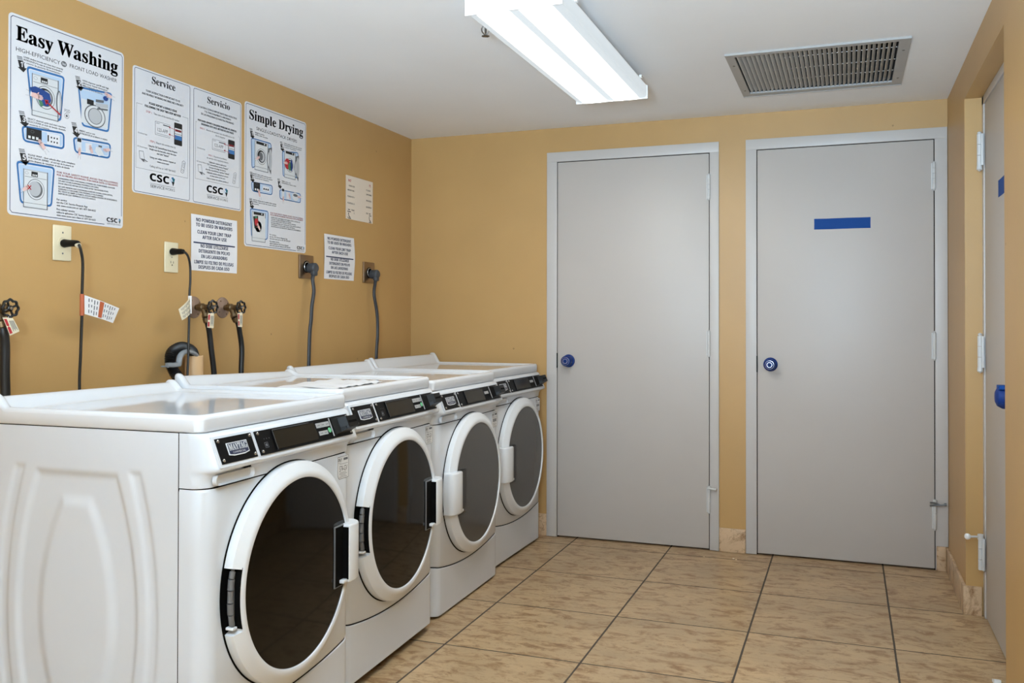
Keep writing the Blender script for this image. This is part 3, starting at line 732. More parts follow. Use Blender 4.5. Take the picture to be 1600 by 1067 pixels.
    for q, (u0, u1) in enumerate(((.013, .05), (.012, .056), (.019, .048), (.012, .056))): s2.rect(b, y0+u0, z0+.0178-.0042*q, y0+u1, z0+.019-.0042*q, 1, M_inkg)
    b.build('sticker', t)
    # lid ------------------------------------------------------------
    LX = -.016; RC = .022
    def rr(x, y):
        # push corners of the rectangle onto a rounded outline
        cx = min(max(x, XB+RC), LX-RC); cy = min(max(y, RC), W-RC); dx, dy = x-cx, y-cy; L_ = math.hypot(dx, dy)
        if abs(dx) > 1e-9 and abs(dy) > 1e-9:
            m_ = max(abs(dx), abs(dy)); k_ = m_/L_; return cx+dx*k_, cy+dy*k_
        return x, y
    def edge(x, y): return min(x-XB, LX-x, y, W-y)
    def lidz(x, y):
        e_ = edge(x, y); rb = .011; z = ZT
        ef = min(LX-x, y, W-y)
        z -= .0085*sstep((ef-.016)/.016)
        # splashback rising to the rear
        h = (RZ+(RZ1-RZ)*y/W-ZT+.0085)*sstep((XB+.062-x)/.042)
        z = max(z, 0)+h
        if e_ < rb: z -= rb-math.sqrt(max(0, rb*rb-(rb-e_)**2))
        return z
    def axis(a, b_, n_, fine_=.035):
        return None
    xs = [XB+q for q in (0, .001, .003, .006, .010, .014, .018, .023, .028, .034, .040, .046, .052, .058, .064, .075, .12)]+[XB+.12+(LX-.035-XB-.12)*i/10 for i in range(1, 11)]+[LX-q for q in (.031, .027, .023, .019, .015, .011, .008, .005, .003, .0012, 0)]
    ys2 = [0, .001, .003, .005, .008, .011, .014, .018, .022, .026, .030, .035]+[.035+(W-.07)*i/10 for i in range(1, 10)]; ys2[0:0] = []; ys2 = ys2+[W-q for q in reversed([0, .001, .003, .005, .008, .011, .014, .018, .022, .026, .030, .035])]
    b = MB(); vs = []
    for x in xs:
        for y in ys2: X2, Y2 = rr(x, y); vs.append((X2, Y2-OL*(1-y/W), Z(lidz(x, y))))
    ny = len(ys2); nx = len(xs)
    b.add(vs, [(i*ny+j, (i+1)*ny+j, (i+1)*ny+j+1, i*ny+j+1) for i in range(nx-1) for j in range(ny-1)], M_lid, True)
    per = [i*ny for i in range(nx)]+[(nx-1)*ny+j for j in range(1, ny)]+[i*ny+ny-1 for i in range(nx-2, -1, -1)]+[j for j in range(ny-2, 0, -1)]
    A = [vs[i] for i in per]; B = [(p[0], p[1], Z(ZBT+.003)) for p in A]
    cxm, cym = (XB+LX)/2, W/2
    C_ = [(p[0]+(.003 if p[0] < cxm else -.003), p[1]+(.003 if p[1] < cym else -.003), Z(ZBT)) for p in A]; n_ = len(A)
    b.add(A+B+C_, [(i, n_+i, n_+(i+1) % n_, (i+1) % n_) for i in range(n_)]+[(n_+i, 2*n_+i, 2*n_+(i+1) % n_, n_+(i+1) % n_) for i in range(n_)]+[tuple(range(2*n_, 3*n_))], M_lid, True)
    b.build('lid', t, 50)
    for x in (-.055, XB+.05):
        for y in (.05, W-.05):
            MB().cyl((x, y, 0.0), (x, y, .010), .019, M_blackp, 18).cyl((x, y, .010), (x, y, Z(zb)+.001), .007, M_chrome, 12).build('levelling_foot', t)
    return t
GW = 'front-loading washers and dryers in the row by the left wall'
machine('washing_machine', .929, 2.410, 1.17, -.011, False, 'white front-load washer nearest the viewer, its bare side panel facing us, marked 574-GV', 'washing machine', GW, '574-GV', True, -.675, .973, .968)
machine('washing_machine', .878, 3.104, 1.82, 0, False, 'white front-load washer with black glass door, second machine in the row', 'washing machine', GW, '577-GV', False, -.640, .976, .956)
machine('dryer', .843, 3.863, .65, -.022, True, 'white front-load dryer with grey glass door, between the second washer and the end dryer', 'dryer', GW, None, False, -.685, .985)
machine('dryer', .807, 4.581, -.67, -.019, True, 'white front-load dryer with grey glass door, last in the row by the back wall', 'dryer', GW, None, False, -.650, .987, .990, .026)

# leaflet on the second washer
b = MB()
def leaf(u, v):   # one sheet lying on the lid, a second crumpled over it
    x = .60+.25*u; y = 2.47+.36*v-.05*u
    return (x, y, .9405+.005*abs(math.sin(5*u+3*v))*(1-u)*(.5+v)+.003*math.sin(17*u*v+9*v)**2)
b.grid(leaf, 20, 24, M_leaf)
b.grid(lambda u, v: (lambda p: (p[0]+.03, p[1]+.05, p[2]+.0025+.0045*math.sin(9*v+2*u)**2*v))(leaf(u*.8, v*.85)), 20, 24, M_leaf)
tag(b.build('leaflet'), 'crumpled white paper leaflet lying on the lid of the second washer', 'paper')

# ------------------------------------------------------------------ posters on the left wall
def wall_sheet(x=.0012): return Sheet((x, 0, 0), (0, 1, 0), (0, 0, 1), (1, 0, 0), .00025)
S = wall_sheet()
def panel(parent, w_, h_, r, M=M_pwhite, th=.001, name='backing_sheet'):
    b = MB(); b.prism(S.rrect_pts(0, 0, w_, h_, r, 6), (.0002, 0, 0), (0, 1, 0), (0, 0, 1), (1, 0, 0), th, M); return b.build(name, parent)
def csc(b, u, v, w_, small=False):
    """wordmark with its shard bird and the line under it; u,v = lower left of the letters"""
    h = w_*.20 if not small else w_*.22; q_ = w_/.128
    S.text(b, 'CSC', u, v, h, 2, M_ink, w_*.76, style='bold'); [S.text(b, 'CSC', u+dx*q_, v+dy*q_, h, 2, M_ink, w_*.76, style='bold') for dx, dy in ((.0012, 0), (-.0008, 0), (.0004, .0008), (.0004, -.0008))]
    bx, by, k_ = u+w_*.80, v, w_*.20
    S.poly(b, [(bx, by+h*.75), (bx+k_*.45, by+h*.55), (bx+k_*.35, by+h*.15)], 2, M_lblue)
    S.poly(b, [(bx+k_*.25, by+h*.95), (bx+k_*.65, by+h*1.15), (bx+k_*.6, by+h*.55)], 2, M_blue)
    S.poly(b, [(bx+k_*.6, by+h*1.05), (bx+k_, by+h*.85), (bx+k_*.85, by+h*.35), (bx+k_*.5, by+h*.5)], 3, mat('teal_print', (38, 112, 122), .6))
    S.poly(b, [(bx+k_*.30, by+h*.45), (bx+k_*.9, by+h*.40), (bx+k_*.65, by-h*.25)], 3, M_ink)
    if not small: S.rect(b, u, v-.0105*q_, u+w_, v-.0095*q_, 2, M_ink)
    S.text(b, 'SERVICE', u+w_*.02, v-(.0245 if not small else .0185)*q_, .0105*q_, 2, M_ink, w_*.56); S.text(b, 'WORKS', u+w_*.60, v-(.0245 if not small else .0185)*q_, .0098*q_, 2, M_inkg, w_*.40)
def arrow(b, u, v, h, num):
    """slanted ribbon arrow with a number, top-left u, top v"""
    sl = .34*h*.9; w_ = .42*h
    def q(a, t): return (u+a*w_+sl*t, v-h*t+.03*h*a)
    for k_ in range(3): S.poly(b, [q(0, .05*k_*1.6), q(1, .05*k_*1.6), q(1, .05*k_*1.6+.035), q(0, .05*k_*1.6+.035)], 3, M_ink)
    S.poly(b, [q(0, .25), q(1, .25), q(1, .72), q(0, .72)], 3, M_ink); S.poly(b, [q(-.35, .72), q(1.4, .70), q(.55, 1.0)], 3, M_ink)
    S.text(b, str(num), q(.22, .66)[0], q(.22, .66)[1], h*.34, 4, M_pwhite, style='bold')
def bubble(b, pts, w_=.0062):
    """rounded blue-rimmed speech shape through the four corner points"""
    P_ = [Vector(p) for p in pts]; out = []
    n = len(P_); r = .012
    for i in range(n):
        p = P_[i]; a = (P_[i-1]-p).normalized()*r; c = (P_[(i+1) % n]-p).normalized()*r
        for k_ in range(5):
            t_ = k_/4; out.append(tuple((p+a)*(1-t_)**2+p*2*t_*(1-t_)+(p+c)*t_*t_))
    S.poly(b, out, 1, M_lblue); S.line(b, out, w_*1.9, 2, M_pwhite, True); S.line(b, out, w_, 3, M_blue, True)
    cen = sum((Vector(p) for p in out), Vector((0, 0)))/len(out)
    S.line(b, [tuple(cen+(Vector(p)-cen)*1.045) for p in out], .0009, 3, M_blue, True)
def washer_pic(b, u0, v0, u1, v1, kind='washer', openr=False):
    w_, h_ = u1-u0, v1-v0
    S.rect(b, u0, v0, u1, v1, 4, M_sil); S.rect(b, u0+w_*.03, v0+.03*h_, u1-w_*.03, v1-.03*h_, 5, M_silL)
    S.rect(b, u0, v0, u1, v0+.012*h_, 6, M_silD); S.rect(b, u0, v0+.12*h_, u1, v0+.13*h_, 6, M_silD); S.rect(b, u1-.035*w_, v0, u1, v1, 6, M_silD); S.rect(b, u0, v0, u0+.02*w_, v1, 6, M_silD)
    if kind == 'washer':
        S.rect(b, u0+w_*.05, v1-.20*h_, u1-w_*.05, v1-.19*h_, 6, M_silD); S.rect(b, u0+w_*.32, v1-.17*h_, u0+w_*.58, v1-.04*h_, 6, M_ink)
        for k_ in range(3): S.rect(b, u0+w_*(.36+.07*k_), v1-.15*h_, u0+w_*(.41+.07*k_), v1-.11*h_, 7, M_silL)
        S.oring(b, u0+w_*.13, v1-.10*h_, w_*.07, w_*.045, .0006, 6, M_silD, 12)
    else:
        S.rect(b, u0+w_*.12, v1-.10*h_, u1-w_*.12, v1-.01*h_, 6, M_ink); S.ell(b, u0+w_*.72, v1-.05*h_, w_*.04, w_*.04, 7, M_silL, 10)
    cu, cv = (u0+u1)/2, v0+h_*.50; r = w_*.36
    S.ell(b, cu, cv, r, r, 6, M_silD); S.ell(b, cu, cv, r*.94, r*.94, 7, M_silL); S.ell(b, cu, cv, r*.78, r*.78, 8, M_silD)
    S.ell(b, cu-.05*w_, cv+.02*w_, r*.70, r*.72, 9, M_ink if openr else M_sil)
    if openr: S.ell(b, cu+.01*w_, cv, r*.58, r*.62, 10, M_sil); S.ell(b, cu-.06*w_, cv+.0*w_, r*.40, r*.5, 11, M_silD)
    if openr:
        c2 = u1+.0*w_; S.ell(b, c2, cv-.04*w_, r*.30, r*1.05, 12, M_silD); S.ell(b, c2+.01*w_, cv-.04*w_, r*.22, r*.92, 13, M_sil); S.ell(b, c2-.02*w_, cv-.06*w_, r*.10, r*.75, 14, M_silL)
def hand(b, u, v, s_, ang, M=None):
    M = M or M_skin; ca, sa = math.cos(ang), math.sin(ang)
    def q(x, y): return (u+(x*ca-y*sa)*s_, v+(x*sa+y*ca)*s_)
    S.poly(b, [q(-1.2, -.32), q(-.3, -.42), (q(.35, -.38)), q(.5, 0), q(.35, .36), q(-.3, .40), q(-1.2, .26)], 16, M)
    for k_, (yy, L_) in enumerate(((-.30, .95), (-.10, 1.15), (.10, 1.12), (.30, .95))): S.poly(b, [q(.3, yy-.09), q(L_, yy-.07), q(L_+.06, yy), q(L_, yy+.07), q(.3, yy+.09)], 16, M)
    S.poly(b, [q(-.1, .3), q(.25, .72), q(.36, .66), q(.2, .25)], 16, M)
    S.line(b, [q(-1.2, -.34), q(-2.0, -.45)], .0006, 16, M_silD); S.line(b, [q(-1.2, .28), q(-2.0, .42)], .0006, 16, M_silD)
    S.poly(b, [q(-1.2, -.38), q(-1.0, -.36), q(-1.0, .32), q(-1.2, .34)], 17, M_pwhite)
def para(b, u, v, wd, h, lines, M=M_ink, gap=1.55, style='sans', align='L'):
    for i, l in enumerate(lines):
        if isinstance(l, tuple): l, frac = l
        else: frac = 1
        S.text(b, l, u, v-i*h*gap, h, 2, M, wd*frac, align, style); S.text(b, l, u+h*.07, v-i*h*gap, h, 2, M, wd*frac, align, style)
# --- poster 1
t = empty('poster', (0, 1.995, 1.473), 0, 'white Easy Washing instruction poster, the largest lettering, at the left end of the wall', 'poster', None)
panel(t, .457, .605, .014)
b = MB(); S.line(b, [(.374, .0075), (.016, .0075), (.0085, .015), (.0075, .590), (.014, .5965), (.444, .5965), (.450, .590), (.450, .042)], .0022, 1, M_inkb); b.build('printed_border', t)
b = MB(); S.text(b, 'Easy Washing', .026, .5285, .044, 1, M_ink, .402, style='serif'); [S.text(b, 'Easy Washing', .026+dx, .5285+dy, .044, 1, M_ink, .402, style='serif') for dx, dy in ((.0016, 0), (.0008, .0008), (.0008, -.0008), (-.0008, 0))]; b.build('title', t)
b = MB(); S.text(b, 'HIGH-EFFICIENCY', .026, .4945, .0125, 1, M_ink, .162); S.ell(b, .203, .501, .011, .009, 1, M_inkg); S.text(b, 'he', .197, .497, .008, 2, M_pwhite, style='bold'); S.text(b, 'FRONT LOAD WASHER', .226, .4965, .0125, 1, M_ink, .200)
b.build('subtitle', t)
b = MB(); bubble(b, [(.066, .456), (.203, .458), (.190, .318), (.084, .326)]); washer_pic(b, .082, .312, .182, .442, openr=True)
S.poly(b, [(.072, .395), (.092, .403), (.118, .400), (.146, .392), (.152, .372), (.140, .352), (.120, .350), (.106, .362), (.082, .378)], 14, M_dblue)
S.poly(b, [(.104, .364), (.112, .344), (.124, .350), (.118, .362)], 15, M_gr)
hand(b, .098, .374, .020, -.1)
S.line(b, [(.132, .366), (.188, .334)], .0045, 16, M_red); S.poly(b, [(.126, .370), (.142, .371), (.133, .354)], 16, M_red)
S.text(b, 'POD', .206, .349, .0105, 2, M_inkg, .022); S.oring(b, .215, .338, .0085, .0085, .0012, 2, M_inkg); S.ell(b, .215, .338, .004, .004, 2, M_inkg)
arrow(b, .028, .480, .045, 1); b.build('illustration', t)
b = MB(); bubble(b, [(.262, .442), (.402, .452), (.388, .322), (.279, .321)]); S.rect(b, .273, .330, .386, .408, 4, M_silL)
S.ell(b, .330, .361, .045, .038, 5, M_silD); S.ell(b, .330, .361, .041, .034, 6, M_silL); S.ell(b, .330, .361, .030, .027, 7, M_silD); S.ell(b, .330, .361, .027, .025, 8, M_sil)
S.rect(b, .296, .395, .324, .412, 6, M_ink); S.poly(b, [(.332, .394), (.385, .400), (.385, .412), (.332, .406)], 9, M_sil); S.poly(b, [(.332, .409), (.366, .413), (.366, .422), (.332, .418)], 9, M_silD); S.poly(b, [(.338, .385), (.384, .391), (.384, .396), (.338, .391)], 9, M_silD)
S.ell(b, .374, .430, .011, .008, 10, M_dblue); hand(b, .384, .443, .015, math.pi*.93); arrow(b, .247, .475, .045, 2); b.build('illustration', t)
b = MB(); bubble(b, [(.050, .272), (.203, .280), (.203, .231), (.055, .229)]); S.rect(b, .064, .236, .119, .272, 5, M_ink)
for k_ in range(3): S.rect(b, .070+.014*k_, .240, .079+.014*k_, .248, 6, M_silL)
S.oring(b, .085, .262, .006, .004, .0008, 6, M_inkg); S.rect(b, .139, .236, .188, .270, 5, M_pwhite); S.rect(b, .141, .243, .146, .263, 6, M_ink)
for r_ in range(2):
    for k_ in range(3): S.rect(b, .153+.011*k_, .242+.013*r_, .158+.011*k_, .247+.013*r_, 6, M_ink)
hand(b, .118, .228, .016, 2.3); arrow(b, .036, .316, .046, 3); b.build('illustration', t)
b = MB(); bubble(b, [(.243, .274), (.397, .281), (.393, .233), (.250, .229)]); S.rect(b, .256, .232, .275, .277, 5, M_silL); S.rect(b, .257, .264, .273, .276, 6, M_ink); hand(b, .264, .232, .012, 1.5)
S.poly(b, [(.292, .236), (.312, .234), (.318, .268), (.290, .266)], 5, M_pwhite); hand(b, .312, .248, .013, 2.0); S.poly(b, [(.335, .262), (.352, .262), (.372, .238), (.346, .232), (.330, .246)], 6, M_silL); S.poly(b, [(.345, .268), (.36, .268), (.36, .262), (.345, .262)], 7, M_silD); hand(b, .378, .258, .013, 3.3)
arrow(b, .233, .322, .046, 4); b.build('illustration', t)
b = MB(); bubble(b, [(.032, .162), (.167, .164), (.157, .043), (.046, .041)]); washer_pic(b, .054, .028, .143, .145); hand(b, .062, .086, .014, .5)
S.line(b, [(.067, .083), (.079, .096)], .003, 18, M_red); S.line(b, [(.067, .096), (.079, .083)], .003, 18, M_red); arrow(b, .037, .202, .048, 5); b.build('illustration', t)
b = MB()
para(b, .053, .4805, .146, .0052, ['LOAD clothes loosely and close door securely', ('INTRODUZCA la ropa sin exceso en la lavadora', .98), ('y cierre la puerta firmemente', .93)])
para(b, .277, .4650, .112, .0052, [('OPEN dispenser and fill with high', 1), ('efficiency liquid detergent', .95), ('ABRA el dispensador y llene con detergente', 1), ('liquido de alta eficiencia', .75)])
para(b, .068, .2970, .143, .0054, ['SELECT desired cycle and start machine', 'SELECCIONE el ciclo de lavado deseado', ('y encienda la maquina', .56)])
para(b, .266, .2990, .118, .0054, [('INSERT card or coin', .55), 'INTRODUZCA el dinero o tarjeta'])
para(b, .071, .1870, .178, .0056, [('PLEASE WAIT - door unlocks after cycle completes', 1), ('POR FAVOR ESPERE - el cerrojo de la puerta se', .97), ('abrira despues de completar el ciclo de lavado', .88)])
para(b, .178, .1500, .254, .0062, ['FOR YOUR SAFETY PLEASE AVOID THE FOLLOWING', ('POR SU PROPIA SEGURIDAD, POR FAVOR EVITE LO SIGUIENTE', 1)], M_red, 1.35)
para(b, .184, .1320, .235, .0050, ['LAUNDERING ITEMS CONTAINING COOKING OIL, FOAM RUBBER, GASOLINE', ('OR ANY OTHER FLAMMABLE MATERIALS OR FUMES.', .70), ('DOOR UNLOCKS WITHIN 30 SECONDS AFTER THE WASHER STOPS.', .88)], M_ink, 1.6)
para(b, .184, .1060, .245, .0050, [('NO LAVE PRENDAS QUE CONTENGAN ACEITE DE COCINA, GOMA ESPUMA,', .92), ('GASOLINA O CUALQUIER OTRO MATERIAL O GAS FLAMABLE', .75), 'NO TRATE DE ABRIR LA PUERTA, ESTA SE ABRIRA DENTRO DE 30 SEGUNDOS', ('DESPUES DE QUE TERMINE EL CICLO DE LAVADO.', .62)], M_ink, 1.5)
para(b, .178, .0640, .158, .0062, [('For service', .25), ('use the CSC Service Request App', .78), 'visit www.cscsw.com or call 1-877-264-6622'], M_ink, 1.5)
para(b, .178, .0330, .158, .0062, [('Para solicitar servicio', .45), ('utilice la aplicacion CSC Service Request', .9), 'visite www.cscsw.com o llame al 1-877-264-6622'], M_ink, 1.5)
b.build('instruction_text', t)
b = MB(); csc(b, .384, .0180, .062, True); b.build('logo', t)
# --- poster 2: two framed service notices on one sheet
t = empty('poster', (0, 2.494, 1.606), 0, 'white two-panel Service and Servicio poster between the washing and drying posters', 'poster')
panel(t, .605, .446, .012)
def phone(b, u0, u1, v0, v1):
    S.rrect(b, u0, v0, u1, v1, .004, 3, M_ink); S.rect(b, u0+.003, v0+.022, u1-.003, v1-.020, 4, M_silL)
    S.rect(b, u0+.003, v0+.020, u1-.003, v0+.036, 5, M_blue); S.rect(b, u0+.005, v0+.050, u1-.005, v0+.058, 5, mat('dark_red_ink', (120, 24, 30), .6)); S.rect(b, u0+.003, v0+.040, u1-.003, v0+.042, 5, M_inkg)
def card(b, u0, u1, v0, v1):
    S.rrect(b, u0, v0, u1, v1, .003, 2, M_silD); S.rrect(b, u0+.0012, v0+.0012, u1-.0012, v1-.0012, .003, 3, M_pwhite)
    S.text(b, 'ONLY', u0+.005, v1-.008, .004, 4, M_ink, .018); S.rect(b, u0+.040, v1-.009, u1-.004, v1-.005, 4, M_inkg); S.line(b, [(u0+.006, v0+.006), (u1-.006, v0+.006)], .0012, 4, M_inkg)
    S.text(b, '123-APP', (u0+u1)/2, v0+.014, .013, 4, M_inkg, (u1-u0)*.68, 'C')
def redarrows(b, u0, u1, va, vb):
    for v in (va, vb): S.line(b, [(u1, v-.004), (u0, v)], .0014, 6, M_red); S.poly(b, [(u0-.003, v+.001), (u0+.006, v+.003), (u0+.005, v-.005)], 6, M_red)
def laptop(b, u, v):
    S.line(b, [(u, v), (u+.004, v-.026), (u+.026, v-.026), (u+.020, v+.002)], .0014, 3, M_inkg, True); S.poly(b, [(u+.008, v-.027), (u+.028, v-.026), (u+.044, v-.032), (u+.022, v-.036)], 3, M_inkg); S.poly(b, [(u+.026, v-.030), (u+.040, v-.0325), (u+.024, v-.034)], 4, M_pwhite)
def cell(b, u, v):
    S.line(b, [(u, v), (u+.008, v+.040), (u+.016, v+.044), (u+.024, v+.040), (u+.016, v), (u+.008, v-.003)], .0013, 3, M_inkg, True); S.oring(b, u+.010, v+.008, .004, .004, .001, 3, M_inkg, 10); S.line(b, [(u+.010, v+.020), (u+.014, v+.036), (u+.020, v+.035), (u+.016, v+.018)], .001, 3, M_inkg, True)
for k_, (u0, u1, nm) in enumerate(((.0085, .293, 'service_panel'), (.314, .598, 'servicio_panel'))):
    b = MB(); S.frame(b, u0, .0055, u1, .4395, .007, .0020, 1, M_inkb)
    if k_ == 0:
        S.line(b, [(.020, .305), (.018, .316), (.046, .316)], .0010, 1, M_inkg); S.line(b, [(.018, .305), (.016, .089), (.282, .089), (.283, .316), (.252, .316)], .0010, 1, M_inkg)
        para(b, .150, .3660, .175, .0075, ['YOUR SATISFACTION IS IMPORTANT TO US', ('AND PROPERLY WORKING MACHINES ARE A PRIORITY', 1.22)], M_ink, 1.75, align='C')
        para(b, .150, .3245, .142, .0078, [('PLEASE REPORT A SERVICE ISSUE', 1), ('FOLLOWING THE EASY TWO-STEP METHOD', 1.3)], M_ink, 1.7, 'bold', 'C')
        S.text(b, 'STEP 1.', .064, .2925, .0068, 2, M_red, .032); S.text(b, 'Take note of the machine ID number', .102, .2925, .0068, 2, M_ink, .134)
        card(b, .109, .186, .222, .271); phone(b, .2075, .2505, .2035, .286); redarrows(b, .180, .218, .262, .236)
        S.text(b, 'Download App', .026, .211, .0048, 2, M_ink, .044); S.text(b, 'CSC Service Request', .022, .163, .0048, 2, M_ink, .050)
        S.text(b, 'STEP 2.', .084, .190, .0068, 2, M_red, .028); S.text(b, 'Report this service issue by', .116, .190, .0068, 2, M_ink, .100)
        para(b, .150, .1730, .148, .0068, ['Using the CSC ServiceWorks Service Request', ('Simply scan the barcode, enter the issue', .93), ('and click "Submit"', .42)], M_ink, 1.6, align='C')
        para(b, .150, .1330, .132, .0068, ['Using our online service request at', ('www.cscsw.com', .45)], M_ink, 1.6, align='C')
        S.text(b, 'Calling toll free at 1-877-264-6622', .150, .101, .0068, 2, M_ink, .132, 'C'); laptop(b, .031, .149); cell(b, .244, .107)
    else:
        S.line(b, [(.332, .313), (.326, .314), (.326, .300)], .0010, 1, M_inkg); S.line(b, [(.326, .300), (.324, .095), (.590, .095), (.592, .300), (.584, .307)], .0010, 1, M_inkg)
        para(b, .455, .3715, .236, .0075, ['SU SATISFACCION ES IMPORTANTE PARA NOSOTROS', ('Y EL FUNCIONAMIENTO APROPIADO', .68), ('DE LAS MAQUINAS ES NUESTRA PRIORIDAD', .84)], M_ink, 1.65, align='C')
        para(b, .455, .3190, .234, .0072, ['POR FAVOR, REPORTE CUALQUIER PROBLEMA DEL SERVICIO,', ('SIGUIENDO ESTE FACIL METODO DE DOS PASOS', .84)], M_ink, 1.65, 'bold', 'C')
        S.text(b, 'PASO 1.', .350, .2905, .0064, 2, M_red, .030); S.text(b, 'Anote el numero de identificacion ID', .386, .2905, .0064, 2, M_ink, .172); S.text(b, 'de la maquina', .470, .279, .0064, 2, M_ink, .058, 'C')
        card(b, .422, .502, .223, .266); phone(b, .519, .5605, .205, .281); redarrows(b, .494, .530, .258, .232)
        S.text(b, 'Download App', .336, .213, .0048, 2, M_ink, .044); S.text(b, 'CSC Service Request', .331, .161, .0048, 2, M_ink, .056)
        S.text(b, 'PASO 2.', .400, .1945, .0064, 2, M_red, .028); S.text(b, 'Reporte el problema', .432, .1945, .0064, 2, M_ink, .078); S.text(b, 'de servicio de la siguiente manera', .455, .183, .0064, 2, M_ink, .130, 'C')
        para(b, .455, .1680, .130, .0064, [('Utilizando nuestra aplicacion', .8), ('"CSC ServiceWorks Service Request"', 1.0), ('Escanee el codigo de barras,', .78), ('describa el problema y oprima "Submit"', 1.1)], M_ink, 1.6, align='C')
        para(b, .455, .1260, .130, .0064, ['Utilizando nuestra solicitud de servicio', ('en linea www.cscsw.com', .7)], M_ink, 1.6, align='C')
        para(b, .455, .1040, .130, .0060, [('Llame al numero de telefono gratuito al', 1)], M_ink, 1.5, align='C'); laptop(b, .338, .150); cell(b, .548, .110)
    b.build(nm, t)
    b = MB()
    if k_ == 0: S.text(b, 'Service', .092, .402, .0265, 2, M_ink, .120, style='serif'); S.text(b, 'Service', .0927, .402, .0265, 2, M_ink, .120, style='serif')
    else: S.text(b, 'Servicio', .392, .400, .0255, 2, M_ink, .136, style='serif'); S.text(b, 'Servicio', .3927, .400, .0255, 2, M_ink, .136, style='serif')
    b.build('title', t)
    b = MB(); csc(b, .0850 if k_ == 0 else .391, .053, .128); b.build('logo', t)
# --- poster 3
t = empty('poster', (0, 3.120, 1.466), 0, 'white Simple Drying instruction poster for the dryers, right-hand of the large posters', 'poster')
panel(t, .453, .602, .014)
b = MB(); S.line(b, [(.374, .0070), (.015, .0070), (.0075, .015), (.0075, .588), (.014, .5945), (.440, .5945), (.4465, .588), (.4465, .040)], .0022, 1, M_inkb); b.build('printed_border', t)
b = MB(); S.text(b, 'Simple Drying', .031, .5340, .0400, 1, M_ink, .395, style='serif'); [S.text(b, 'Simple Drying', .031+dx, .5340+dy, .0400, 1, M_ink, .395, style='serif') for dx, dy in ((.0014, 0), (.0007, .0007), (.0007, -.0007), (-.0007, 0))]; b.build('title', t)
b = MB(); S.text(b, 'SINGLE-LOAD/STACK DRYERS', .079, .4960, .0135, 1, M_ink, .300); b.build('subtitle', t)
b = MB(); bubble(b, [(.044, .455), (.182, .456), (.180, .400), (.050, .330)], .004); washer_pic(b, .066, .326, .160, .450, 'dryer', True); S.poly(b, [(.160, .432), (.186, .440), (.180, .322), (.162, .345)], 10, M_silD); S.ell(b, .174, .385, .012, .046, 12, M_sil); hand(b, .085, .378, .013, .5); arrow(b, .032, .494, .042, 1); b.build('illustration', t)
b = MB(); bubble(b, [(.266, .438), (.388, .452), (.388, .340), (.272, .330)], .004); washer_pic(b, .280, .325, .366, .446, 'dryer', True); S.ell(b, .300, .388, .020, .024, 14, M_red); S.ell(b, .318, .378, .012, .018, 15, M_gr); S.ell(b, .332, .386, .008, .026, 15, M_dblue); hand(b, .288, .390, .013, 0)
S.poly(b, [(.366, .432), (.392, .440), (.388, .322), (.370, .345)], 10, M_silD); S.ell(b, .382, .385, .012, .046, 12, M_sil); arrow(b, .247, .478, .042, 2); b.build('illustration', t)
b = MB(); bubble(b, [(.046, .272), (.192, .276), (.190, .236), (.053, .234)], .004); S.rect(b, .060, .236, .104, .274, 5, M_ink)
for k_ in range(2): S.rect(b, .068+.014*k_, .240, .077+.014*k_, .248, 6, M_silL)
S.oring(b, .082, .264, .010, .005, .0009, 6, M_inkg); S.rect(b, .122, .244, .172, .266, 5, M_pwhite)
for k_ in range(3): S.rect(b, .128+.014*k_, .250, .137+.014*k_, .257, 6, M_ink)
hand(b, .096, .230, .015, 1.9); arrow(b, .034, .312, .043, 3); b.build('illustration', t)
b = MB(); bubble(b, [(.247, .266), (.407, .268), (.407, .228), (.250, .227)], .004); S.rect(b, .262, .230, .280, .275, 5, M_silL); S.rect(b, .263, .262, .279, .273, 6, M_ink); hand(b, .270, .228, .011, 1.5); S.poly(b, [(.296, .232), (.318, .232), (.322, .264), (.296, .262)], 5, M_pwhite); hand(b, .318, .246, .012, 2); S.ell(b, .366, .250, .026, .018, 6, M_silL); S.ell(b, .366, .256, .018, .006, 7, M_silD); hand(b, .392, .252, .012, 3.2)
arrow(b, .229, .312, .043, 4); b.build('illustration', t)
b = MB(); bubble(b, [(.039, .158), (.163, .160), (.158, .040), (.049, .042)], .004); washer_pic(b, .050, .024, .143, .150, 'dryer'); S.rect(b, .052, .040, .142, .128, 9, M_silL); S.poly(b, [(.056, .128), (.090, .134), (.092, .085), (.066, .078)], 10, M_ink); S.ell(b, .078, .108, .012, .018, 11, M_red); S.ell(b, .075, .126, .008, .006, 12, M_gr); hand(b, .092, .088, .014, 2.2); arrow(b, .031, .201, .043, 5); b.build('illustration', t)
b = MB()
para(b, .069, .4810, .090, .0052, [('ENSURE the lint filter', .72), ('LIMPIE el filtro de pelusa', 1)]); para(b, .277, .4740, .140, .0052, ['LOAD clothes and close door securely', ('INTRODUZCA la ropa en la secadora', .98), ('y cierre la puerta', .66)])
para(b, .056, .3060, .130, .0052, ['SELECT fabric cycle and press start', ('SELECCIONE el ciclo de secado', 1.05), ('y encienda la maquina', .85)]); para(b, .262, .3040, .110, .0052, [('INSERT card or coin', .6), ('INTRODUZCA el dinero o tarjeta', 1)])
para(b, .056, .1960, .165, .0052, ['WAIT for drying cycle to complete before opening', ('ESPERE a que el ciclo de secado termine', 1), ('la puerta', .25)])
para(b, .179, .1540, .250, .0060, ['FOR YOUR SAFETY PLEASE AVOID THE FOLLOWING', 'POR SU PROPIA SEGURIDAD, POR FAVOR EVITE LO SIGUIENTE'], M_red, 1.35)
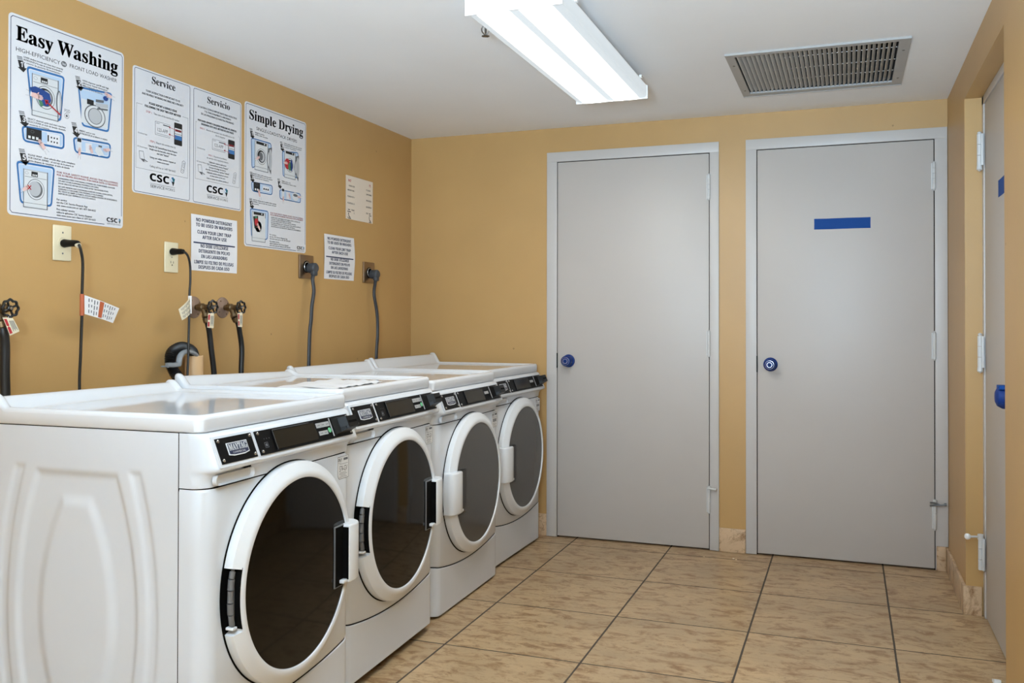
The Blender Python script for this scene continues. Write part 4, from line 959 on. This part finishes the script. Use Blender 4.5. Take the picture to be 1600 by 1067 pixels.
para(b, .185, .1355, .220, .0048, ['DRYING ITEMS CONTAINING FOAM RUBBER, PLASTIC, COOKING OIL', ('OR ANY OTHER FLAMMABLE MATERIALS', .68), ('DO NOT REACH INTO DRYER IF DRUM IS MOVING', .85)], M_ink, 1.6)
para(b, .185, .1120, .225, .0048, [('NO SEQUE PRENDAS QUE CONTENGAN GOMA ESPUMA, PLASTICO', 1), ('GASOLINA O CUALQUIER OTRO MATERIAL', .80), ('NO INTRODUZCA LAS MANOS SI EL TAMBOR ESTA EN MOVIMIENTO', 1)], M_ink, 1.6)
para(b, .175, .0600, .155, .0060, [('For service', .3), ('use the CSC Service Request App', .85), 'visit www.cscsw.com or call 1-877-264-6622'], M_ink, 1.45)
para(b, .175, .0310, .155, .0060, [('Para solicitar servicio', .45), ('utilice la aplicacion CSC Service Request', .9), 'visite www.cscsw.com o llame al 1-877-264-6622'], M_ink, 1.45)
b.build('instruction_text', t)
b = MB(); csc(b, .382, .0155, .058, True); b.build('logo', t)
# --- paper notices
def notice(Y0, Z0, w_, h_, label, M, curl):
    t = empty('notice_sheet', (0, Y0, Z0), 0, label, 'notice')
    b = MB(); b.grid(lambda u, v: (.0009+curl(u, v), w_*u, h_*v), 16, 16, M); b.grid(lambda u, v: (.0004+curl(u, v), w_*u, h_*v), 16, 16, M)
    b.build('paper', t); return t
def bendtext(b, w_, h_, curl):
    b.v = [(x+curl(max(0, min(1, y/w_)), max(0, min(1, z/h_))), y, z) for x, y, z in b.v]
NL = ['NO POWDER DETERGENT', 'TO BE USED IN WASHERS', 'CLEAN YOUR LINT TRAP', 'AFTER EACH USE', 'NO DEBE UTILIZARSE', 'DETERGENTE EN POLVO', 'EN LAS LAVADORAS', 'LIMPIE SU FILTRO DE PELUSAS', 'DESPUES DE CADA USO']
def detergent(Y0, Z0, label, curl, M):
    w_, h_ = .276, .215; t = notice(Y0, Z0, w_, h_, label, M, curl); b = MB()
    zz = [.182, .163, .136, .117, .083, .063, .043, .020, .001]; ww = [.215, .218, .202, .145, .165, .186, .156, .235, .185]
    for l, z, q in zip(NL, zz, ww): S.text(b, l, .135, z+.007, .0130, 1, M_inkb, q, 'C', 'bold'); S.text(b, l, .1356, z+.007, .0130, 1, M_inkb, q, 'C', 'bold')
    for k_ in range(12): S.rect(b, .012+.0207*k_, .1045, .012+.0207*(k_+1), .1100, 1, M_inkb)
    bendtext(b, w_, h_, curl); b.build('notice_text', t)
detergent(2.797, 1.349, 'white laminated detergent and lint trap notice beside the duplex outlet, under the two-panel poster', lambda u, v: .0015*math.sin(math.pi*v), M_paper)
detergent(3.730, 1.357, 'white curled detergent and lint trap notice between the two steel outlet plates', lambda u, v: .007*(math.sin(2.6*v+.2)**2)*(.4+.6*u), M_paper)
t = notice(3.927, 1.665, .272, .218, 'off-white Notice to All Residents sheet with red heading near the corner', M_paperw, lambda u, v: .001*math.sin(3*u)); b = MB()
S.text(b, 'NOTICE TO ALL RESIDENTS', .136, .188, .012, 1, M_red, .225, 'C', 'bold')
para(b, .136, .164, .215, .0078, [('PLEASE KEEP THE LAUNDRY ROOM CLEAN', 1)], M_ink, align='C')
para(b, .136, .142, .24, .0078, ['REMOVE YOUR CLOTHES PROMPTLY TO ALLOW OTHERS', ('TO USE THE MACHINES', .32)], M_ink, 1.7, align='C'); para(b, .136, .110, .24, .0078, ['PLEASE PUT ALL TRASH IN THE BIN PROVIDED', ('IN THIS ROOM', .3)], M_ink, 1.7, align='C')
para(b, .136, .077, .24, .0078, ['PLEASE BE CONSIDERATE OF YOUR NEIGHBORS', ('AND OTHER RESIDENTS', .42)], M_ink, 1.7, align='C'); para(b, .136, .044, .17, .0078, ['THANK YOU FOR YOUR COOPERATION', ('THE MANAGEMENT', .72)], M_ink, 1.9, align='C')
for u in (.014, .222):
    S.rect(b, u+.006, .046, u+.026, .050, 1, M_ink); S.rect(b, u, .036, u+.034, .040, 1, M_ink); S.ell(b, u+.012, .028, .004, .004, 1, M_ink, 10); S.line(b, [(u+.012, .024), (u+.018, .012), (u+.030, .009)], .005, 1, M_ink); S.line(b, [(u+.002, .010), (u+.012, .004), (u+.036, .004)], .0035, 1, M_ink)
b.build('notice_text', t)

# ------------------------------------------------------------------ outlets, plugs and cords
def outlet(Yc, Zc, kind, label):
    t = empty('wall_outlet', (0, Yc, Zc), 0, label, 'outlet')
    b = MB(); w_, h_ = (.071, .112) if kind < 2 else (.112, .108)
    b.box((.0003, -w_/2, -h_/2), (.0065 if kind < 2 else .009, w_/2, h_/2), M_plate if kind < 2 else M_steel, .003 if kind < 2 else .0012)
    f = Sheet((.0066 if kind < 2 else .0092, 0, 0), (0, 1, 0), (0, 0, 1), (1, 0, 0), .0002)
    if kind == 0:
        for z in (.033, -.033): f.ell(b, 0, z, .003, .003, 1, M_silD, 12)
        b.build('cover_plate', t); b = MB(); b.lathe([(.0062, .0195), (.0078, .019), (.0078, .017), (.0070, .0165), (.0070, 0)], (0, 0, 0), (1, 0, 0), M_plate, 28)
    elif kind == 1:
        f.ell(b, 0, 0, .0025, .0025, 1, M_silD, 12); b.build('cover_plate', t); b = MB()
        for z in (.0195, -.0195):
            b.prism(f.rrect_pts(-.017, z-.0145, .017, z+.0145, .010), (.0062, 0, 0), (0, 1, 0), (0, 0, 1), (1, 0, 0), .0014, M_plate)
            g = Sheet((.0077, 0, 0), (0, 1, 0), (0, 0, 1), (1, 0, 0), .0002); g.rect(b, -.008, z-.003, -.0055, z+.006, 1, M_dark); g.rect(b, .0055, z-.003, .008, z+.005, 1, M_dark); g.ell(b, 0, z-.009, .0028, .0028, 1, M_dark, 10)
    else:
        b.build('cover_plate', t); b = MB(); b.lathe([(.0085, .028), (.012, .027), (.012, .024)], (0, 0, 0), (1, 0, 0), M_dark, 28); b.lathe([(.012, .0245), (.0135, .0235), (.0135, .021), (.012, .0205)], (0, 0, 0), (1, 0, 0), M_chrome, 28); b.lathe([(.0119, .024), (.0119, 0)], (0, 0, 0), (1, 0, 0), M_dark, 20)
    b.build('receptacle', t)
outlet(2.193, 1.403, 0, 'almond single-socket wall outlet under the Easy Washing poster'); outlet(2.6875, 1.390, 1, 'almond duplex wall outlet left of the detergent notice')
outlet(3.570, 1.404, 2, 'square steel outlet plate under the Simple Drying poster'); outlet(4.151, 1.406, 2, 'square steel outlet plate nearest the corner of the room')
def cord_tag(t, x, y, z0, z1, flap, M0, M1, text=True, bands=((.30, .42),)):
    b = MB(); b.cyl((x, y, z0), (x, y, z1), .0068, M0, 14)
    (a0, b0), (a1, b1), (a2, b2), (a3, b3) = flap   # corners: near-top, far-top, far-bottom, near-bottom (y,z)
    def F(u, v): 
        yy = (a0*(1-u)+a1*u)*(1-v)+(a3*(1-u)+a2*u)*v; zz = (b0*(1-u)+b1*u)*(1-v)+(b3*(1-u)+b2*u)*v
        return (x+.004+.006*math.sin(3*u), yy, zz)
    b.grid(F, 14, 4, M1)
    def strip(u0, u1, v0, v1, M, dx=.0012):
        n = 4; vs = [(lambda p: (p[0]+dx, p[1], p[2]))(F(u0+(u1-u0)*i/n, v)) for i in range(n+1) for v in (v0, v1)]
        b.add(vs, [(2*i, 2*i+1, 2*i+3, 2*i+2) for i in range(n)], M)
    for u0, u1 in bands: strip(u0, u1, .04, .96, M_orange)
    for k_ in range(11):
        u0 = .1+.075*k_
        if any(q0-.04 < u0 < q1+.02 for q0, q1 in bands): continue
        for v0 in (.1, .4, .7): strip(u0, u0+.025, v0, v0+.24-.05*((k_*7+int(v0*10)) % 3), M_inkg)
    b.build('warning_tag', t)
# washer cords
t = empty('power_cord', (0, 0, 0), 0, 'black washer power cord with orange-banded tag hanging from the single-socket outlet', 'cord')
b = MB(); b.lathe([(.0072, .012), (.012, .0135), (.020, .0125), (.036, .011), (.055, .0105), (.070, .009), (.076, .006), (.077, 0)], (0, 2.1945, 1.402), (1, -.05, -.02), M_blackp, 20); b.cyl((.064, 2.192, 1.400), (.076, 2.190, 1.392), .0085, M_tagc, 12); b.build('plug', t)
b = MB(); b.tube([(.066, 2.190, 1.400), (.078, 2.189, 1.394), (.080, 2.196, 1.372), (.076, 2.206, 1.335), (.075, 2.205, 1.24), (.075, 2.205, 1.173), (.075, 2.201, 1.058), (.075, 2.197, .946), (.085, 2.196, .75), (.11, 2.196, .55)], .0046, M_cable, 10); b.build('cable', t)
cord_tag(t, .075, 2.205, 1.173, 1.241, ((2.210, 1.238), (2.356, 1.198), (2.329, 1.149), (2.212, 1.178)), M_orange, M_tag, bands=((.40, .52),))
t = empty('power_cord', (0, 0, 0), 0, 'black washer power cord with cream tag hanging from the duplex outlet', 'cord')
b = MB(); b.lathe([(.008, .012), (.012, .0135), (.022, .0125), (.038, .0105), (.055, .0105), (.068, .0085), (.073, 0)], (0, 2.6875, 1.411), (1, -.15, -.03), M_blackp, 20); b.build('plug', t)
b = MB(); b.tube([(.062, 2.678, 1.409), (.075, 2.680, 1.404), (.078, 2.692, 1.388), (.075, 2.705, 1.355), (.075, 2.706, 1.30), (.075, 2.702, 1.253), (.082, 2.692, 1.159), (.094, 2.674, 1.019), (.100, 2.664, .949), (.110, 2.66, .75), (.12, 2.66, .55)], .0042, M_cable, 10); b.build('cable', t)
cord_tag(t, .077, 2.702, 1.183, 1.248, ((2.699, 1.246), (2.636, 1.198), (2.655, 1.158), (2.703, 1.186)), M_tag, M_tagc, bands=())
# dryer cords
def dryer_cord(Yc, Zc, path, label):
    t = empty('power_cord', (0, 0, 0), 0, label, 'cord')
    b = MB(); b.lathe([(.0120, .020), (.016, .0225), (.030, .0235), (.040, .0245), (.052, .0235), (.058, .018), (.060, 0)], (0, Yc, Zc), (1, -.08, 0), M_grayplug, 24)
    b.box((.034, Yc-.021, Zc-.036), (.056, Yc+.013, Zc), M_grayplug, .007); b.build('plug', t)
    b = MB(); b.tube(path, .0088, M_cabg, 12, flat=.62); b.build('cable', t)
dryer_cord(3.580, 1.398, [(.046, 3.572, 1.370), (.050, 3.556, 1.345), (.056, 3.557, 1.291), (.058, 3.538, 1.22), (.060, 3.529, 1.159), (.060, 3.519, 1.101), (.060, 3.512, .957), (.062, 3.51, .75), (.08, 3.51, .5)], 'grey dryer cord dropping from the steel plate under the Simple Drying poster')
dryer_cord(4.163, 1.397, [(.046, 4.154, 1.370), (.050, 4.138, 1.345), (.056, 4.118, 1.291), (.060, 4.142, 1.193), (.060, 4.149, 1.093), (.060, 4.136, .968), (.060, 4.136, .75), (.08, 4.136, .5)], 'grey dryer cord dropping from the steel plate nearest the room corner')

# ------------------------------------------------------------------ taps, hoses, drain
def valve(Yc, Zc, label, wy, flange=True, tagp=None, tilt=0):
    t = empty('water_tap', (0, Yc, Zc), 0, label, 'tap')
    if flange:
        b = MB(); b.lathe([(.0004, .042), (.003, .0415), (.006, .036), (.007, .020), (.012, .013), (.013, .0)], (0, 0, 0), (1, 0, 0), M_flange, 32)
        for k_ in range(4): a = k_*math.pi/2+.6; b.lathe([(.004, .004), (.0065, .0035), (.007, 0)], (0, .031*math.cos(a), .031*math.sin(a)), (1, 0, 0), M_brass, 10)
        b.build('flange', t)
    b = MB(); b.cyl((.008, 0, 0), (.030, 0, 0), .0105, M_brass, 18); b.lathe([(.026, .013), (.029, .0155), (.052, .0155), (.056, .012), (.070, .0105), (.074, .013), (.084, .013), (.088, .008), (.100, .0045), (.104, 0)], (0, 0, 0), (1, wy*.5, 0), M_brass, 8)
    b.cyl((.050, wy*.02, -.004), (.064, wy*.02-.004, -.030), .0115, M_brass, 16); b.lathe([(0, .0135), (.010, .0145), (.014, .012)], (.062, wy*.02-.004, -.026), (.35, -.05, -1), M_brass, 10); b.build('tap_body', t)
    b = MB(); O = Vector((.100, wy*.055, 0)); A = Vector((1, -.10, 0)).normalized(); U = Vector((0, 0, 1)); V = A.cross(U)
    n = 64; vs = []
    for i in range(n):
        th = 2*math.pi*i/n; rr_ = .0235+.0018*math.cos(8*th); d = U*math.cos(th)+V*math.sin(th)
        for k_ in range(8): q = 2*math.pi*k_/8; vs.append(O+d*(rr_+.0042*math.cos(q))+A*.0042*math.sin(q))
    b.add(vs, [(i*8+k_, ((i+1) % n)*8+k_, ((i+1) % n)*8+(k_+1) % 8, i*8+(k_+1) % 8) for i in range(n) for k_ in range(8)], M_wheel, True)
    for k_ in range(4): a = k_*math.pi/2+.4; d = U*math.cos(a)+V*math.sin(a); b.cyl(O+d*.006-A*.002, O+d*.023, .0032, M_wheel, 8)
    b.lathe([(-.008, .007), (.002, .0085), (.004, .006)], O, A, M_wheel, 16); b.lathe([(.004, .0048), (.0065, .0045), (.007, 0)], O, A, M_chrome, 12); b.build('handwheel', t)
    if tagp:
        b = MB(); (y0, z0), (y1, z1), (y2, z2), (y3, z3) = tagp; x = .104
        F = lambda u, v: (x+.003*math.sin(2*v), (y0*(1-u)+y1*u)*(1-v)+(y3*(1-u)+y2*u)*v, (z0*(1-u)+z1*u)*(1-v)+(z3*(1-u)+z2*u)*v)
        b.grid(F, 4, 6, M_tagc)
        def st(u0, u1, v0, v1, M): vs = [(lambda p: (p[0]+.0008, p[1], p[2]))(F(u, v)) for u, v in ((u0, v0), (u1, v0), (u1, v1), (u0, v1))]; b.add(vs, [(0, 1, 2, 3)], M)
        st(.05, .32, .08, .92, M_red)
        for k_ in range(5): st(.45+.1*k_, .50+.1*k_, .18, .85-.1*(k_ % 2), M_inkg)
        b.cyl(F(.5, .02), (.100, wy*.055, -.018), .0008, M_pwhite, 6); b.build('tag', t)
    return t
valve(2.815, 1.2075, 'water tap with wall flange and black handwheel just right of the cream cord tag', -.25, True, ((-.046, -.024), (-.012, -.022), (-.018, -.079), (-.054, -.076)))
valve(2.984, 1.2085, 'water tap with wall flange and black handwheel farther right of the two close taps', -.25, True, ((-.040, -.022), (-.010, -.020), (-.015, -.077), (-.042, -.075)))
valve(1.928, 1.1925, 'water tap with black handwheel and tilted red-striped tag at the far left edge', -.1, True, ((-.034, -.026), (.000, -.028), (.020, -.066), (-.012, -.078)))
def hose(path, label, r=.0105):
    b = MB(); b.tube(path, r, M_hose, 14); n0 = Vector(path[0]); n1 = Vector(path[1]); d = (n1-n0).normalized(); b.lathe([(-.002, r*1.25), (.014, r*1.3), (.018, r)], n0, d, M_brass, 12)
    return tag(b.build('supply_hose'), label, 'hose')
hose([(.070, 2.799, 1.166), (.074, 2.807, 1.140), (.072, 2.818, 1.110), (.070, 2.831, 1.05), (.070, 2.849, .949), (.074, 2.86, .8), (.10, 2.86, .6)], 'black supply hose from the left tap of the middle pair')
hose([(.070, 2.970, 1.168), (.076, 2.984, 1.145), (.072, 3.000, 1.11), (.070, 3.016, 1.044), (.070, 3.013, .95), (.074, 3.010, .8), (.10, 3.01, .6)], 'black supply hose from the right tap of the middle pair')
hose([(.070, 1.918, 1.152), (.076, 1.922, 1.12), (.074, 1.928, 1.085), (.070, 1.932, 1.0), (.070, 1.934, .945), (.074, 1.934, .8), (.10, 1.934, .6)], 'thick black supply hose from the tap at the far left edge', .0135)
b = MB(); b.lathe([(.55, .0335), (1.024, .0335), (1.026, .032), (1.026, .029), (.99, .028)], (.046, 2.764, 0), (0, 0, 1), M_pipe, 32)
tag(b.build('standpipe'), 'tan plastic drain standpipe rising behind the washers', 'pipe')
t = empty('drain_hose', (0, 0, 0), 0, 'black corrugated drain hose looping over into the tan standpipe', 'hose')
b = MB(); pth = [(.075, 2.665, .60), (.075, 2.668, .80), (.075, 2.655, .93), (.070, 2.630, .972), (.062, 2.618, 1.008), (.056, 2.634, 1.043), (.052, 2.688, 1.060), (.050, 2.742, 1.046), (.047, 2.762, 1.020), (.046, 2.764, .985)]
b.tube(pth, .0185, M_hose, 18, 14, rf=lambda i: .0155+.0048*(i % 2)); b.build('corrugated_hose', t)
b = MB(); g = [(.078, 2.584, .999), (.080, 2.636, .999), (.080, 2.642, 1.010), (.076, 2.651, 1.026), (.072, 2.672, 1.040), (.070, 2.706, 1.044), (.068, 2.742, 1.034), (.064, 2.764, 1.018)]
b.tube(g, .0075, M_guide, 10, 8, flat=1.4); b.box((.044, 2.590, .991), (.083, 2.650, .996), M_guide, .001); b.build('hose_guide', t)

# ------------------------------------------------------------------ small things on the floor
b = MB(); b.prism([(0, 0), (.05, 0), (.05, .006), (0, .022)], (2.795, 3.24, .0002), (0, 1, 0), (0, 0, 1), (-1, 0, 0), .02, M_lampw)
tag(b.build('door_wedge'), 'small white wedge on the floor at the foot of the right wall corner', 'wedge')
for k_, (x, y, r) in enumerate(((1.817, 4.512, .006), (1.832, 4.498, .0052), (1.677, 4.502, .0035))):
    b = MB(); b.lathe([(0, r*.7), (r*.5, r), (r*.9, r*.6), (r*1.1, 0)], (x, y, .0002), (0, 0, 1), mat('crumb_cream', (232, 214, 184), .6), 7)
    tag(b.build('plaster_crumb'), ('larger left one of two touching cream crumbs on the floor between the back doors', 'smaller right one of two touching cream crumbs on the floor between the back doors', 'tiny lone cream crumb on the grout line before the left back door')[k_], 'crumb', 'plaster crumbs on the floor')
